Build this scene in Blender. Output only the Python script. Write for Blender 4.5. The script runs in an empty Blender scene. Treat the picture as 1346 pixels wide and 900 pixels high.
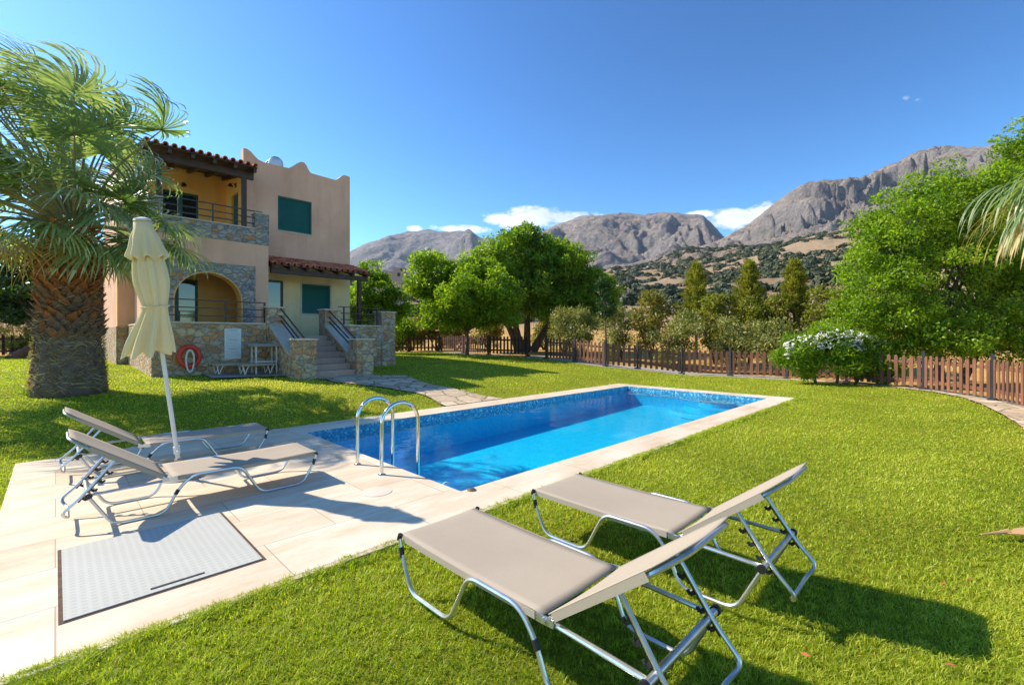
import bpy, math, random
import numpy as np
from mathutils import Vector, Matrix, noise as mn
from mathutils.geometry import tessellate_polygon, delaunay_2d_cdt
R = math.radians
random.seed(7); rng = np.random.default_rng(7)
S2 = math.sqrt(2.0)
scene = bpy.context.scene
COL = scene.collection

# ------------------------------------------------------------------ ground
def gh(v):
    t = v - 8.3
    if t <= 0: return 0.0
    return .68 * (1 - math.exp(-t / 5)) * min(1, t)
def ghn(v):
    t = np.maximum(0, v - 8.3)
    return .68 * (1 - np.exp(-t / 5)) * np.minimum(1, t)
def sstep(a, b, x):
    t = max(0, min(1, (x - a) / (b - a))); return t * t * (3 - 2 * t)
def hill_slope(a):
    pts = [(-2, .05), (-.35, .10), (0, .11), (.3, .135), (.6, .17), (1.1, .23), (2, .23)]
    for (x0, y0), (x1, y1) in zip(pts, pts[1:]):
        if a <= x1: return y0 + (y1 - y0) * max(0, min(1, (a - x0) / (x1 - x0)))
    return pts[-1][1]
def terr(u, v):
    Rr = math.hypot(u, v); d = (u + v) / S2; r = (u - v) / S2
    z = gh(v)
    if Rr > 20: z = z + (.66 - z) * sstep(20, 34, Rr)
    if Rr > 34: z += .028 * (Rr - 34)
    if d > 0 and Rr > 90:
        a = max(-2, min(2, r / d))
        k = sstep(0, 40, d)
        z += k * hill_slope(a) * (Rr - 90)
        z += k * min(1, (Rr - 90) / 120) * 9 * (mn.noise(Vector((u / 90, v / 90, 3.1))) + .5 * mn.noise(Vector((u / 34, v / 34, 1.1))) + .22 * mn.noise(Vector((u / 13, v / 13, 2.1))))
    return z
def uv(px, d):
    a = (px - 673) / 600.0
    return d * (1 + a) / S2, d * (1 - a) / S2

# ------------------------------------------------------------------ materials
def newmat(name):
    m = bpy.data.materials.new(name); m.use_nodes = True
    nt = m.node_tree; nt.nodes.clear()
    out = nt.nodes.new('ShaderNodeOutputMaterial')
    return m, nt, out
def N(nt, t, **k):
    n = nt.nodes.new(t)
    for a, b in k.items(): setattr(n, a, b)
    return n
def L(nt, a, b): nt.links.new(a, b)
def ramp(nt, fac, stops, interp='LINEAR'):
    c = N(nt, 'ShaderNodeValToRGB'); c.color_ramp.interpolation = interp
    e = c.color_ramp.elements
    while len(e) < len(stops): e.new(.5)
    for i, (p, col) in enumerate(stops):
        e[i].position = p; e[i].color = (*col, 1)
    L(nt, fac, c.inputs[0]); return c.outputs[0]
def coords(nt, scale=(1, 1, 1), rot=(0, 0, 0)):
    tc = N(nt, 'ShaderNodeTexCoord'); mp = N(nt, 'ShaderNodeMapping')
    mp.inputs['Scale'].default_value = scale; mp.inputs['Rotation'].default_value = rot
    L(nt, tc.outputs['Object'], mp.inputs[0]); return mp.outputs[0]
def nz(nt, vec, scale, detail=4, rough=.6):
    n = N(nt, 'ShaderNodeTexNoise'); n.inputs['Scale'].default_value = scale
    n.inputs['Detail'].default_value = detail; n.inputs['Roughness'].default_value = rough
    L(nt, vec, n.inputs['Vector']); return n.outputs[0]
def mixc(nt, fac, a, b, mode='MIX'):
    m = N(nt, 'ShaderNodeMix', data_type='RGBA', blend_type=mode)
    if isinstance(fac, (int, float)): m.inputs[0].default_value = fac
    else: L(nt, fac, m.inputs[0])
    for s, x in ((6, a), (7, b)):
        if isinstance(x, tuple): m.inputs[s].default_value = (*x, 1)
        else: L(nt, x, m.inputs[s])
    return m.outputs[2]
def mth(nt, op, a, b=None, c=None):
    m = N(nt, 'ShaderNodeMath', operation=op)
    for i, x in enumerate((a, b, c)):
        if x is None: continue
        if isinstance(x, (int, float)): m.inputs[i].default_value = x
        else: L(nt, x, m.inputs[i])
    return m.outputs[0]
def pbr(nt, out, col, rough=.8, metal=0, bump=None, bs=.3, bd=.02, spec=.5):
    p = N(nt, 'ShaderNodeBsdfPrincipled')
    if isinstance(col, tuple): p.inputs['Base Color'].default_value = (*col, 1)
    else: L(nt, col, p.inputs['Base Color'])
    if isinstance(rough, (int, float)): p.inputs['Roughness'].default_value = rough
    else: L(nt, rough, p.inputs['Roughness'])
    p.inputs['Metallic'].default_value = metal
    p.inputs['Specular IOR Level'].default_value = spec
    if bump is not None:
        b = N(nt, 'ShaderNodeBump'); b.inputs['Strength'].default_value = bs; b.inputs['Distance'].default_value = bd
        L(nt, bump, b.inputs['Height']); L(nt, b.outputs[0], p.inputs['Normal'])
    L(nt, p.outputs[0], out.inputs[0]); return p
def simple(name, c1, c2=None, scale=6, rough=.7, metal=0, bs=.2, bd=.01, spec=.5, sc=(1, 1, 1), detail=5):
    m, nt, out = newmat(name)
    co = coords(nt, sc); n = nz(nt, co, scale, detail)
    c2 = c2 or tuple(x * .8 for x in c1)
    col = ramp(nt, n, [(.3, c2), (.7, c1)])
    n2 = nz(nt, co, scale * 9, 3)
    pbr(nt, out, col, rough, metal, n2, bs, bd, spec); return m

def plaster(m):
    nt = m.node_tree; p = [n for n in nt.nodes if n.type == 'BSDF_PRINCIPLED'][0]; src = p.inputs['Base Color'].links[0].from_socket
    st = nz(nt, coords(nt, (1, 1, .12)), 2.6, 6, .7); bl = nz(nt, coords(nt), .55, 5, .65)
    c = mixc(nt, .7, src, ramp(nt, st, [(.34, (.84, .82, .80)), (.55, (1, 1, 1))]), 'MULTIPLY')
    c = mixc(nt, .6, c, ramp(nt, bl, [(.35, (.86, .85, .84)), (.6, (1.03, 1.03, 1.03))]), 'MULTIPLY')
    L(nt, c, p.inputs['Base Color']); return m
def stone_mat(name, cols, mortar, scale=3.4, mw=.05):
    m, nt, out = newmat(name)
    co = coords(nt, (1, 1, 1.35))
    nn = N(nt, 'ShaderNodeTexNoise'); nn.inputs['Scale'].default_value = 2.5; nn.inputs['Detail'].default_value = 3; L(nt, co, nn.inputs['Vector'])
    va = N(nt, 'ShaderNodeVectorMath', operation='MULTIPLY_ADD'); L(nt, nn.outputs['Color'], va.inputs[0]); va.inputs[1].default_value = (.16, .16, .16); L(nt, co, va.inputs[2])
    v1 = N(nt, 'ShaderNodeTexVoronoi', feature='DISTANCE_TO_EDGE'); v1.inputs['Scale'].default_value = scale; L(nt, va.outputs[0], v1.inputs['Vector'])
    v2 = N(nt, 'ShaderNodeTexVoronoi'); v2.inputs['Scale'].default_value = scale; L(nt, va.outputs[0], v2.inputs['Vector'])
    sep = N(nt, 'ShaderNodeSeparateColor'); L(nt, v2.outputs['Color'], sep.inputs[0])
    k = len(cols)
    col = ramp(nt, sep.outputs[0], [(i / k, c) for i, c in enumerate(cols)], 'CONSTANT')
    fine = nz(nt, co, 14, 6, .7)
    col = mixc(nt, .75, col, ramp(nt, fine, [(.3, (.45, .45, .45)), (.7, (1.25, 1.2, 1.15))]), 'MULTIPLY')
    edge = ramp(nt, v1.outputs['Distance'], [(mw * .5, (0, 0, 0)), (mw * 1.6, (1, 1, 1))])
    col = mixc(nt, edge, mixc(nt, .5, mortar, ramp(nt, fine, [(.3, (.6, .6, .6)), (.7, (1, 1, 1))]), 'MULTIPLY'), col)
    h = mth(nt, 'ADD', ramp(nt, v1.outputs['Distance'], [(0, (0, 0, 0)), (mw * 3.2, (1, 1, 1))]), mth(nt, 'MULTIPLY', fine, .5))
    pbr(nt, out, col, .9, 0, h, .9, .05, .2); return m

def leaf_mat(name, c_lo, c_mid, c_hi, trans=.35, rough=.45):
    m, nt, out = newmat(name)
    at = N(nt, 'ShaderNodeAttribute', attribute_name='tint')
    col = ramp(nt, at.outputs['Fac'], [(0, c_lo), (.5, c_mid), (1, c_hi)])
    p = N(nt, 'ShaderNodeBsdfPrincipled'); L(nt, col, p.inputs['Base Color']); p.inputs['Roughness'].default_value = rough
    p.inputs['Specular IOR Level'].default_value = .35
    t = N(nt, 'ShaderNodeBsdfTranslucent')
    L(nt, mixc(nt, 1.0, col, (1.5, 1.6, .6), 'MULTIPLY'), t.inputs[0])
    ms = N(nt, 'ShaderNodeMixShader'); ms.inputs[0].default_value = trans
    L(nt, p.outputs[0], ms.inputs[1]); L(nt, t.outputs[0], ms.inputs[2]); L(nt, ms.outputs[0], out.inputs[0]); return m

MT = {}
MT['pink'] = simple('render_pink', (.83, .51, .35), (.73, .43, .29), 1.0, .9, bs=.25, bd=.004, spec=.2)
MT['yellow'] = simple('render_ochre', (.93, .58, .20), (.85, .51, .17), 1.5, .9, bs=.25, bd=.004, spec=.2)
MT['cream'] = simple('render_cream', (.88, .72, .40), (.78, .62, .33), 1.5, .9, bs=.25, bd=.004, spec=.2)
for k_ in ('pink', 'yellow', 'cream'): plaster(MT[k_])
MT['cap'] = simple('stone_cap', (.64, .57, .46), (.50, .44, .36), 5, .85, bs=.3)
MT['stone'] = stone_mat('stone_brown', [(.52, .34, .20), (.62, .47, .29), (.44, .34, .25), (.62, .34, .16), (.52, .43, .33), (.66, .53, .35), (.47, .27, .16), (.58, .48, .37)], (.68, .56, .40), 4.7, .04)
MT['stoneg'] = stone_mat('stone_grey', [(.33, .35, .35), (.44, .44, .40), (.24, .27, .30), (.50, .46, .37), (.56, .32, .17), (.38, .40, .41), (.48, .46, .44)], (.52, .50, .44), 5.4, .04)
MT['wood'] = simple('dark_wood', (.075, .035, .022), (.035, .018, .012), 7, .55, sc=(1, 1, 1), bs=.3)
MT['rail'] = simple('rail_paint', (.045, .028, .026), (.03, .02, .02), 5, .45)
MT['green'] = simple('green_shutter', (.014, .13, .105), (.010, .10, .08), 3, .5, bs=.05)
MT['glass'] = simple('door_glass', (.02, .035, .04), (.012, .02, .025), 1, .04, bs=0, spec=1.0)
MT['dark'] = simple('black_plastic', (.02, .02, .022), (.012, .012, .014), 9, .5)
MT['white'] = simple('white_paint', (.75, .74, .70), (.66, .65, .62), 5, .5)
MT['tank'] = simple('tank_steel', (.55, .6, .62), (.45, .5, .52), 4, .35, metal=.6)
MT['red'] = simple('ring_red', (.72, .05, .025), (.6, .04, .02), 6, .5)
MT['alu'] = simple('aluminium', (.72, .71, .69), (.55, .54, .53), 14, .30, metal=.85, bs=.06, bd=.002)
MT['steel'] = simple('polished_steel', (.78, .76, .72), (.70, .68, .64), 3, .12, metal=1, bs=.02, bd=.001)
MT['post'] = simple('grey_post', (.045, .05, .06), (.03, .033, .04), 5, .6)
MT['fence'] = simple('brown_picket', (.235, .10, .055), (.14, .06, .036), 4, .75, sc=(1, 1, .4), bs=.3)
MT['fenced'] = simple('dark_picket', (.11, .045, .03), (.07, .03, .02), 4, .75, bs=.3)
MT['trunk'] = simple('bark', (.17, .125, .09), (.07, .05, .038), 6, .9, sc=(1, 1, .35), bs=.8, bd=.03)
MT['concrete'] = simple('concrete', (.42, .38, .33), (.30, .27, .24), 3, .9, bs=.4)
MT['step'] = simple('step_tile', (.50, .34, .26), (.38, .26, .20), 5, .8, bs=.3)
MT['terra'] = simple('terracotta_pot', (.35, .13, .07), (.28, .10, .06), 6, .8)
MT['plate'] = None

def m_tile():
    m, nt, out = newmat('roof_tile'); co = coords(nt)
    at = N(nt, 'ShaderNodeAttribute', attribute_name='tint')
    n = nz(nt, co, 9, 5, .7)
    f = mth(nt, 'ADD', mth(nt, 'MULTIPLY', at.outputs['Fac'], .6), mth(nt, 'MULTIPLY', n, .5))
    col = ramp(nt, f, [(.2, (.36, .09, .05)), (.5, (.58, .17, .085)), (.8, (.70, .31, .18))])
    pbr(nt, out, col, .8, 0, n, .3, .01, .3); return m
MT['tile'] = m_tile()

def m_deck():
    m, nt, out = newmat('travertine'); co = coords(nt)
    br = N(nt, 'ShaderNodeTexBrick'); br.offset = .5
    br.inputs['Scale'].default_value = 1; br.inputs['Mortar Size'].default_value = .005; br.inputs['Mortar Smooth'].default_value = .4
    br.inputs['Brick Width'].default_value = 1.1; br.inputs['Row Height'].default_value = .62
    br.inputs['Color1'].default_value = (0, 0, 0, 1); br.inputs['Color2'].default_value = (1, 1, 1, 1); br.inputs['Mortar'].default_value = (.5, .5, .5, 1)
    L(nt, co, br.inputs['Vector'])
    cs = N(nt, 'ShaderNodeMapping'); cs.inputs['Scale'].default_value = (.7, 2.6, 1); cs.inputs['Rotation'].default_value = (0, 0, .25); L(nt, co, cs.inputs[0])
    n1 = nz(nt, cs.outputs[0], 1.6, 7, .65); n2 = nz(nt, co, 22, 5, .7); n3 = nz(nt, co, .6, 4)
    c = ramp(nt, n1, [(.28, (.55, .42, .27)), (.42, (.65, .53, .38)), (.56, (.70, .61, .47)), (.75, (.72, .66, .54))])
    c = mixc(nt, .12, c, br.outputs['Color'], 'OVERLAY')
    c = mixc(nt, .6, c, ramp(nt, n3, [(.3, (.82, .77, .71)), (.6, (1, 1, 1))]), 'MULTIPLY')
    c = mixc(nt, .5, c, ramp(nt, n2, [(.3, (.85, .82, .78)), (.5, (1, 1, 1))]), 'MULTIPLY')
    c = mixc(nt, mth(nt, 'MULTIPLY', br.outputs['Fac'], .8), c, (.33, .25, .17))
    vo = N(nt, 'ShaderNodeTexVoronoi'); vo.inputs['Scale'].default_value = 3.1; L(nt, co, vo.inputs['Vector'])
    c = mixc(nt, ramp(nt, vo.outputs['Distance'], [(.012, (.75, .75, .75)), (.03, (0, 0, 0))]), c, (.30, .20, .10))
    h = mth(nt, 'SUBTRACT', mth(nt, 'MULTIPLY', n2, .3), br.outputs['Fac'])
    pbr(nt, out, c, .62, 0, h, .25, .006, .35); return m
MT['deck'] = m_deck()

def m_basin():
    m, nt, out = newmat('pool_mosaic'); co = coords(nt)
    # one tile grid for walls and floor
    va = N(nt, 'ShaderNodeVectorMath', operation='SNAP'); L(nt, co, va.inputs[0]); va.inputs[1].default_value = (.032, .032, .032)
    wn = N(nt, 'ShaderNodeTexWhiteNoise', noise_dimensions='3D'); L(nt, va.outputs[0], wn.inputs['Vector'])
    band = ramp(nt, wn.outputs['Value'], [(0, (.02, .17, .30)), (.25, (.03, .27, .42)), (.5, (.09, .40, .52)), (.7, (.04, .21, .38)), (.9, (.34, .56, .62))], 'CONSTANT')
    floor = ramp(nt, wn.outputs['Value'], [(0, (.0, .46, .76)), (.5, (.005, .56, .86)), (1, (.015, .62, .90))])
    cl = nz(nt, co, .7, 3)
    floor = mixc(nt, .6, floor, ramp(nt, cl, [(.3, (.85, .9, .95)), (.7, (1.05, 1.05, 1.0))]), 'MULTIPLY')
    sx = N(nt, 'ShaderNodeSeparateXYZ'); L(nt, co, sx.inputs[0])
    f = mth(nt, 'GREATER_THAN', sx.outputs['Z'], -.24)
    c = mixc(nt, f, floor, band)
    pbr(nt, out, c, .35, 0, None); return m
MT['basin'] = m_basin()

def m_water():
    m, nt, out = newmat('pool_water'); co = coords(nt, (1, 1, 1))
    n1 = nz(nt, co, 1.5, 4, .55); n2 = nz(nt, co, 5.5, 3, .6)
    h = mth(nt, 'ADD', n1, mth(nt, 'MULTIPLY', n2, .3))
    b = N(nt, 'ShaderNodeBump'); b.inputs['Strength'].default_value = .16; b.inputs['Distance'].default_value = .04; L(nt, h, b.inputs['Height'])
    fr = N(nt, 'ShaderNodeFresnel'); L(nt, b.outputs[0], fr.inputs['Normal'])
    ge = N(nt, 'ShaderNodeNewGeometry')      # same reflectance for light entering and leaving the thin surface sheet
    L(nt, mth(nt, 'ADD', mth(nt, 'MULTIPLY', ge.outputs['Backfacing'], 1 / 1.33 - 1.33), 1.33), fr.inputs[0])
    t = N(nt, 'ShaderNodeBsdfTransparent'); t.inputs[0].default_value = (.82, .97, 1, 1)
    g = N(nt, 'ShaderNodeBsdfGlossy'); g.inputs['Roughness'].default_value = .03; L(nt, b.outputs[0], g.inputs['Normal'])
    ms = N(nt, 'ShaderNodeMixShader'); L(nt, fr.outputs[0], ms.inputs[0]); L(nt, t.outputs[0], ms.inputs[1]); L(nt, g.outputs[0], ms.inputs[2]); L(nt, ms.outputs[0], out.inputs[0]); return m
MT['water'] = m_water()

def m_lawn():
    m, nt, out = newmat('lawn_soil'); co = coords(nt)
    n1 = nz(nt, co, .35, 5); n2 = nz(nt, co, 26, 6, .75); n3 = nz(nt, co, 3, 4)
    c = ramp(nt, n2, [(.3, (.11, .125, .012)), (.5, (.26, .28, .02)), (.7, (.38, .40, .05))])
    c = mixc(nt, .5, c, ramp(nt, n1, [(.35, (.8, .95, .8)), (.65, (1.25, 1.0, .9))]), 'MULTIPLY')
    c = mixc(nt, ramp(nt, n3, [(.62, (0, 0, 0)), (.75, (.35, .35, .35))]), c, (.25, .20, .07))
    pbr(nt, out, c, .95, 0, n2, 1.0, .04, .1); return m
MT['lawn'] = m_lawn()

def m_ground():
    m, nt, out = newmat('dry_ground'); co = coords(nt)
    n1 = nz(nt, co, .03, 8, .62); n2 = nz(nt, co, .4, 8, .7); n3 = nz(nt, co, .009, 4)
    c = ramp(nt, n1, [(.3, (.22, .165, .10)), (.45, (.34, .25, .15)), (.6, (.33, .25, .17)), (.75, (.38, .29, .22))])
    c = mixc(nt, .8, c, ramp(nt, n2, [(.3, (.55, .52, .48)), (.65, (1.15, 1.1, 1.05))]), 'MULTIPLY')
    # the reaped field close behind the fence is straw yellow, the hillside above pale earth
    sx = N(nt, 'ShaderNodeSeparateXYZ'); L(nt, co, sx.inputs[0])
    f = ramp(nt, mth(nt, 'DIVIDE', sx.outputs['Z'], 20), [(.10, (1, 1, 1)), (.25, (0, 0, 0))])
    c = mixc(nt, mth(nt, 'MULTIPLY', f, .8), c, mixc(nt, .7, (.55, .33, .09), ramp(nt, n2, [(.3, (.65, .6, .5)), (.6, (1.1, 1.05, 1))]), 'MULTIPLY'))
    pbr(nt, out, c, .95, 0, n2, .8, .4, .1); return m
MT['ground'] = m_ground()

def m_rock(name, ca, cb, cc, cs, sc):
    m, nt, out = newmat(name); co = coords(nt, (sc, sc, sc * 1.5))
    n1 = nz(nt, co, .006, 9, .66); n2 = nz(nt, co, .035, 9, .72); n3 = nz(nt, co, .11, 6, .7)
    c = ramp(nt, n1, [(.32, ca), (.5, cb), (.68, cc)])
    c = mixc(nt, .85, c, ramp(nt, n2, [(.36, (.42, .41, .42)), (.5, (.98, .96, .95)), (.64, (1.35, 1.3, 1.25))]), 'MULTIPLY')
    ge = N(nt, 'ShaderNodeNewGeometry'); sx = N(nt, 'ShaderNodeSeparateXYZ'); L(nt, ge.outputs['Normal'], sx.inputs[0])
    steep = ramp(nt, sx.outputs['Z'], [(.55, (1, 1, 1)), (.82, (0, 0, 0))])
    c = mixc(nt, mth(nt, 'MULTIPLY', steep, .7), c, mixc(nt, .7, (.31, .295, .29), ramp(nt, n3, [(.3, (.5, .5, .5)), (.7, (1.4, 1.35, 1.3))]), 'MULTIPLY'))
    sz = N(nt, 'ShaderNodeSeparateXYZ'); L(nt, coords(nt), sz.inputs[0])
    scrub = ramp(nt, n3, [(.54, (0, 0, 0)), (.60, (1, 1, 1))])
    alt = ramp(nt, mth(nt, 'DIVIDE', sz.outputs['Z'], 400), [(.1, (1, 1, 1)), (.75, (0, 0, 0))])
    c = mixc(nt, mth(nt, 'MULTIPLY', mth(nt, 'MULTIPLY', scrub, alt), .75), c, cs)
    h = mth(nt, 'ADD', n2, mth(nt, 'MULTIPLY', n3, .5))
    pbr(nt, out, c, .95, 0, h, 1.0, 26 / sc, .1); return m
MT['rock3'] = m_rock('rock_right', (.33, .27, .23), (.45, .375, .315), (.42, .375, .34), (.075, .08, .035), 1)
MT['rock2'] = m_rock('rock_middle', (.30, .25, .215), (.41, .345, .295), (.38, .34, .315), (.09, .09, .05), .8)
MT['rock1'] = m_rock('rock_far', (.28, .25, .235), (.36, .32, .30), (.33, .31, .30), (.12, .12, .09), .6)
MT['rock4'] = m_rock('rock_scrub', (.31, .24, .165), (.43, .33, .235), (.37, .31, .255), (.055, .07, .028), 1.8)

MT['grass'] = leaf_mat('grass_blade', (.12, .19, .010), (.37, .45, .022), (.62, .60, .10), .45, .5)
MT['leaf_bright'] = leaf_mat('leaf_bright', (.06, .125, .008), (.22, .34, .015), (.42, .52, .03), .5, .42)
MT['leaf_mid'] = leaf_mat('leaf_mid', (.06, .115, .010), (.20, .31, .018), (.38, .47, .045), .5, .4)
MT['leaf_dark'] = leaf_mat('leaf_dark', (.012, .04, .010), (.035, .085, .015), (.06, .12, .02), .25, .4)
MT['leaf_olive'] = leaf_mat('leaf_olive', (.10, .12, .035), (.27, .28, .07), (.46, .44, .18), .3, .5)
MT['leaf_dry'] = leaf_mat('leaf_dry', (.10, .11, .02), (.27, .24, .045), (.50, .36, .08), .38, .5)
MT['leaf_con'] = leaf_mat('leaf_conifer', (.07, .095, .010), (.21, .22, .02), (.38, .34, .05), .42, .5)
MT['leaf_scrub'] = leaf_mat('leaf_scrub', (.025, .038, .015), (.05, .065, .026), (.09, .10, .045), .15, .6)
MT['palm'] = leaf_mat('palm_leaf', (.07, .13, .045), (.20, .28, .12), (.50, .53, .34), .45, .35)
MT['palm_dry'] = leaf_mat('palm_dry', (.22, .15, .06), (.42, .31, .13), (.62, .52, .28), .35, .5)
MT['petiole'] = simple('petiole', (.30, .27, .10), (.22, .18, .07), 5, .5)
MT['flower'] = simple('flower_white', (.85, .83, .76), (.8, .76, .66), 8, .6)
def m_boot():
    m, nt, out = newmat('palm_boot'); co = coords(nt)
    sx = N(nt, 'ShaderNodeSeparateXYZ'); L(nt, co, sx.inputs[0])
    n = nz(nt, co, 4, 5, .7); n2 = nz(nt, coords(nt, (1, 1, .25)), 45, 4, .7)
    at = N(nt, 'ShaderNodeAttribute', attribute_name='tint')
    f = mth(nt, 'ADD', mth(nt, 'ADD', mth(nt, 'DIVIDE', sx.outputs['Z'], 3.4), mth(nt, 'MULTIPLY', mth(nt, 'SUBTRACT', n, .5), .6)), mth(nt, 'MULTIPLY', mth(nt, 'SUBTRACT', at.outputs['Fac'], .5), .45))
    c = ramp(nt, f, [(.25, (.20, .145, .11)), (.42, (.27, .17, .115)), (.56, (.36, .15, .065)), (.85, (.50, .18, .055))])
    c = mixc(nt, .9, c, ramp(nt, n2, [(.3, (.4, .38, .36)), (.6, (1.15, 1.1, 1.1))]), 'MULTIPLY')
    pbr(nt, out, c, .85, 0, n2, .8, .015, .2); return m
MT['boot'] = m_boot()
def m_fabric(name, c):
    m, nt, out = newmat(name); co = coords(nt)
    n = nz(nt, co, 2.2, 4)
    ck = nz(nt, co, 240, 2)
    col = mixc(nt, .5, c, ramp(nt, n, [(.3, (.88, .87, .86)), (.7, (1.05, 1.05, 1.05))]), 'MULTIPLY')
    col = mixc(nt, .35, col, ramp(nt, ck, [(.35, (.8, .8, .8)), (.65, (1.1, 1.1, 1.1))]), 'MULTIPLY')
    pbr(nt, out, col, .75, 0, ck, .3, .002, .3); return m
MT['sling'] = m_fabric('sling_taupe', (.40, .335, .255))
def m_canvas():
    m, nt, out = newmat('parasol_canvas'); co = coords(nt)
    n = nz(nt, co, 4, 4)
    col = ramp(nt, n, [(.3, (.90, .82, .52)), (.7, (.93, .87, .60))])
    p = N(nt, 'ShaderNodeBsdfDiffuse'); L(nt, col, p.inputs[0])
    b = N(nt, 'ShaderNodeBump'); b.inputs['Strength'].default_value = .3; b.inputs['Distance'].default_value = .01; L(nt, nz(nt, coords(nt, (1, 1, .15)), 14, 4), b.inputs['Height']); L(nt, b.outputs[0], p.inputs['Normal'])
    t = N(nt, 'ShaderNodeBsdfTranslucent'); t.inputs[0].default_value = (.9, .78, .42, 1)
    ms = N(nt, 'ShaderNodeMixShader'); ms.inputs[0].default_value = .38
    L(nt, p.outputs[0], ms.inputs[1]); L(nt, t.outputs[0], ms.inputs[2]); L(nt, ms.outputs[0], out.inputs[0]); return m
MT['canvas'] = m_canvas()
def m_plate():
    m, nt, out = newmat('grating'); co = coords(nt)
    a = N(nt, 'ShaderNodeTexWave', bands_direction='X'); a.inputs['Scale'].default_value = 7; L(nt, co, a.inputs[0])
    b = N(nt, 'ShaderNodeTexWave', bands_direction='Y'); b.inputs['Scale'].default_value = 7; L(nt, co, b.inputs[0])
    h = mth(nt, 'MAXIMUM', a.outputs['Fac'], b.outputs['Fac'])
    n = nz(nt, co, 2, 4)
    c = mixc(nt, .5, ramp(nt, h, [(.4, (.42, .42, .38)), (.8, (.48, .48, .44))]), ramp(nt, n, [(.3, (.85, .85, .82)), (.7, (1, 1, 1))]), 'MULTIPLY')
    pbr(nt, out, c, .65, 0, h, .12, .003, .3); return m
MT['plate'] = m_plate()
def m_paver():
    m, nt, out = newmat('crazy_paving'); co = coords(nt)
    v1 = N(nt, 'ShaderNodeTexVoronoi', feature='DISTANCE_TO_EDGE'); v1.inputs['Scale'].default_value = 2.0; L(nt, co, v1.inputs['Vector'])
    v2 = N(nt, 'ShaderNodeTexVoronoi'); v2.inputs['Scale'].default_value = 2.0; L(nt, co, v2.inputs['Vector'])
    n = nz(nt, co, 9, 6, .7)
    se = N(nt, 'ShaderNodeSeparateColor'); L(nt, v2.outputs['Color'], se.inputs[0])
    c = ramp(nt, se.outputs[0], [(.1, (.48, .36, .25)), (.5, (.60, .48, .34)), (.9, (.66, .53, .38))])
    c = mixc(nt, .8, c, ramp(nt, n, [(.3, (.65, .62, .58)), (.6, (1.05, 1.03, 1))]), 'MULTIPLY')
    c = mixc(nt, ramp(nt, v1.outputs['Distance'], [(.02, (1, 1, 1)), (.05, (0, 0, 0))]), c, (.20, .17, .09))
    pbr(nt, out, c, .9, 0, mth(nt, 'ADD', v1.outputs['Distance'], mth(nt, 'MULTIPLY', n, .2)), .5, .03, .2); return m
MT['paver'] = m_paver()

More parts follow.
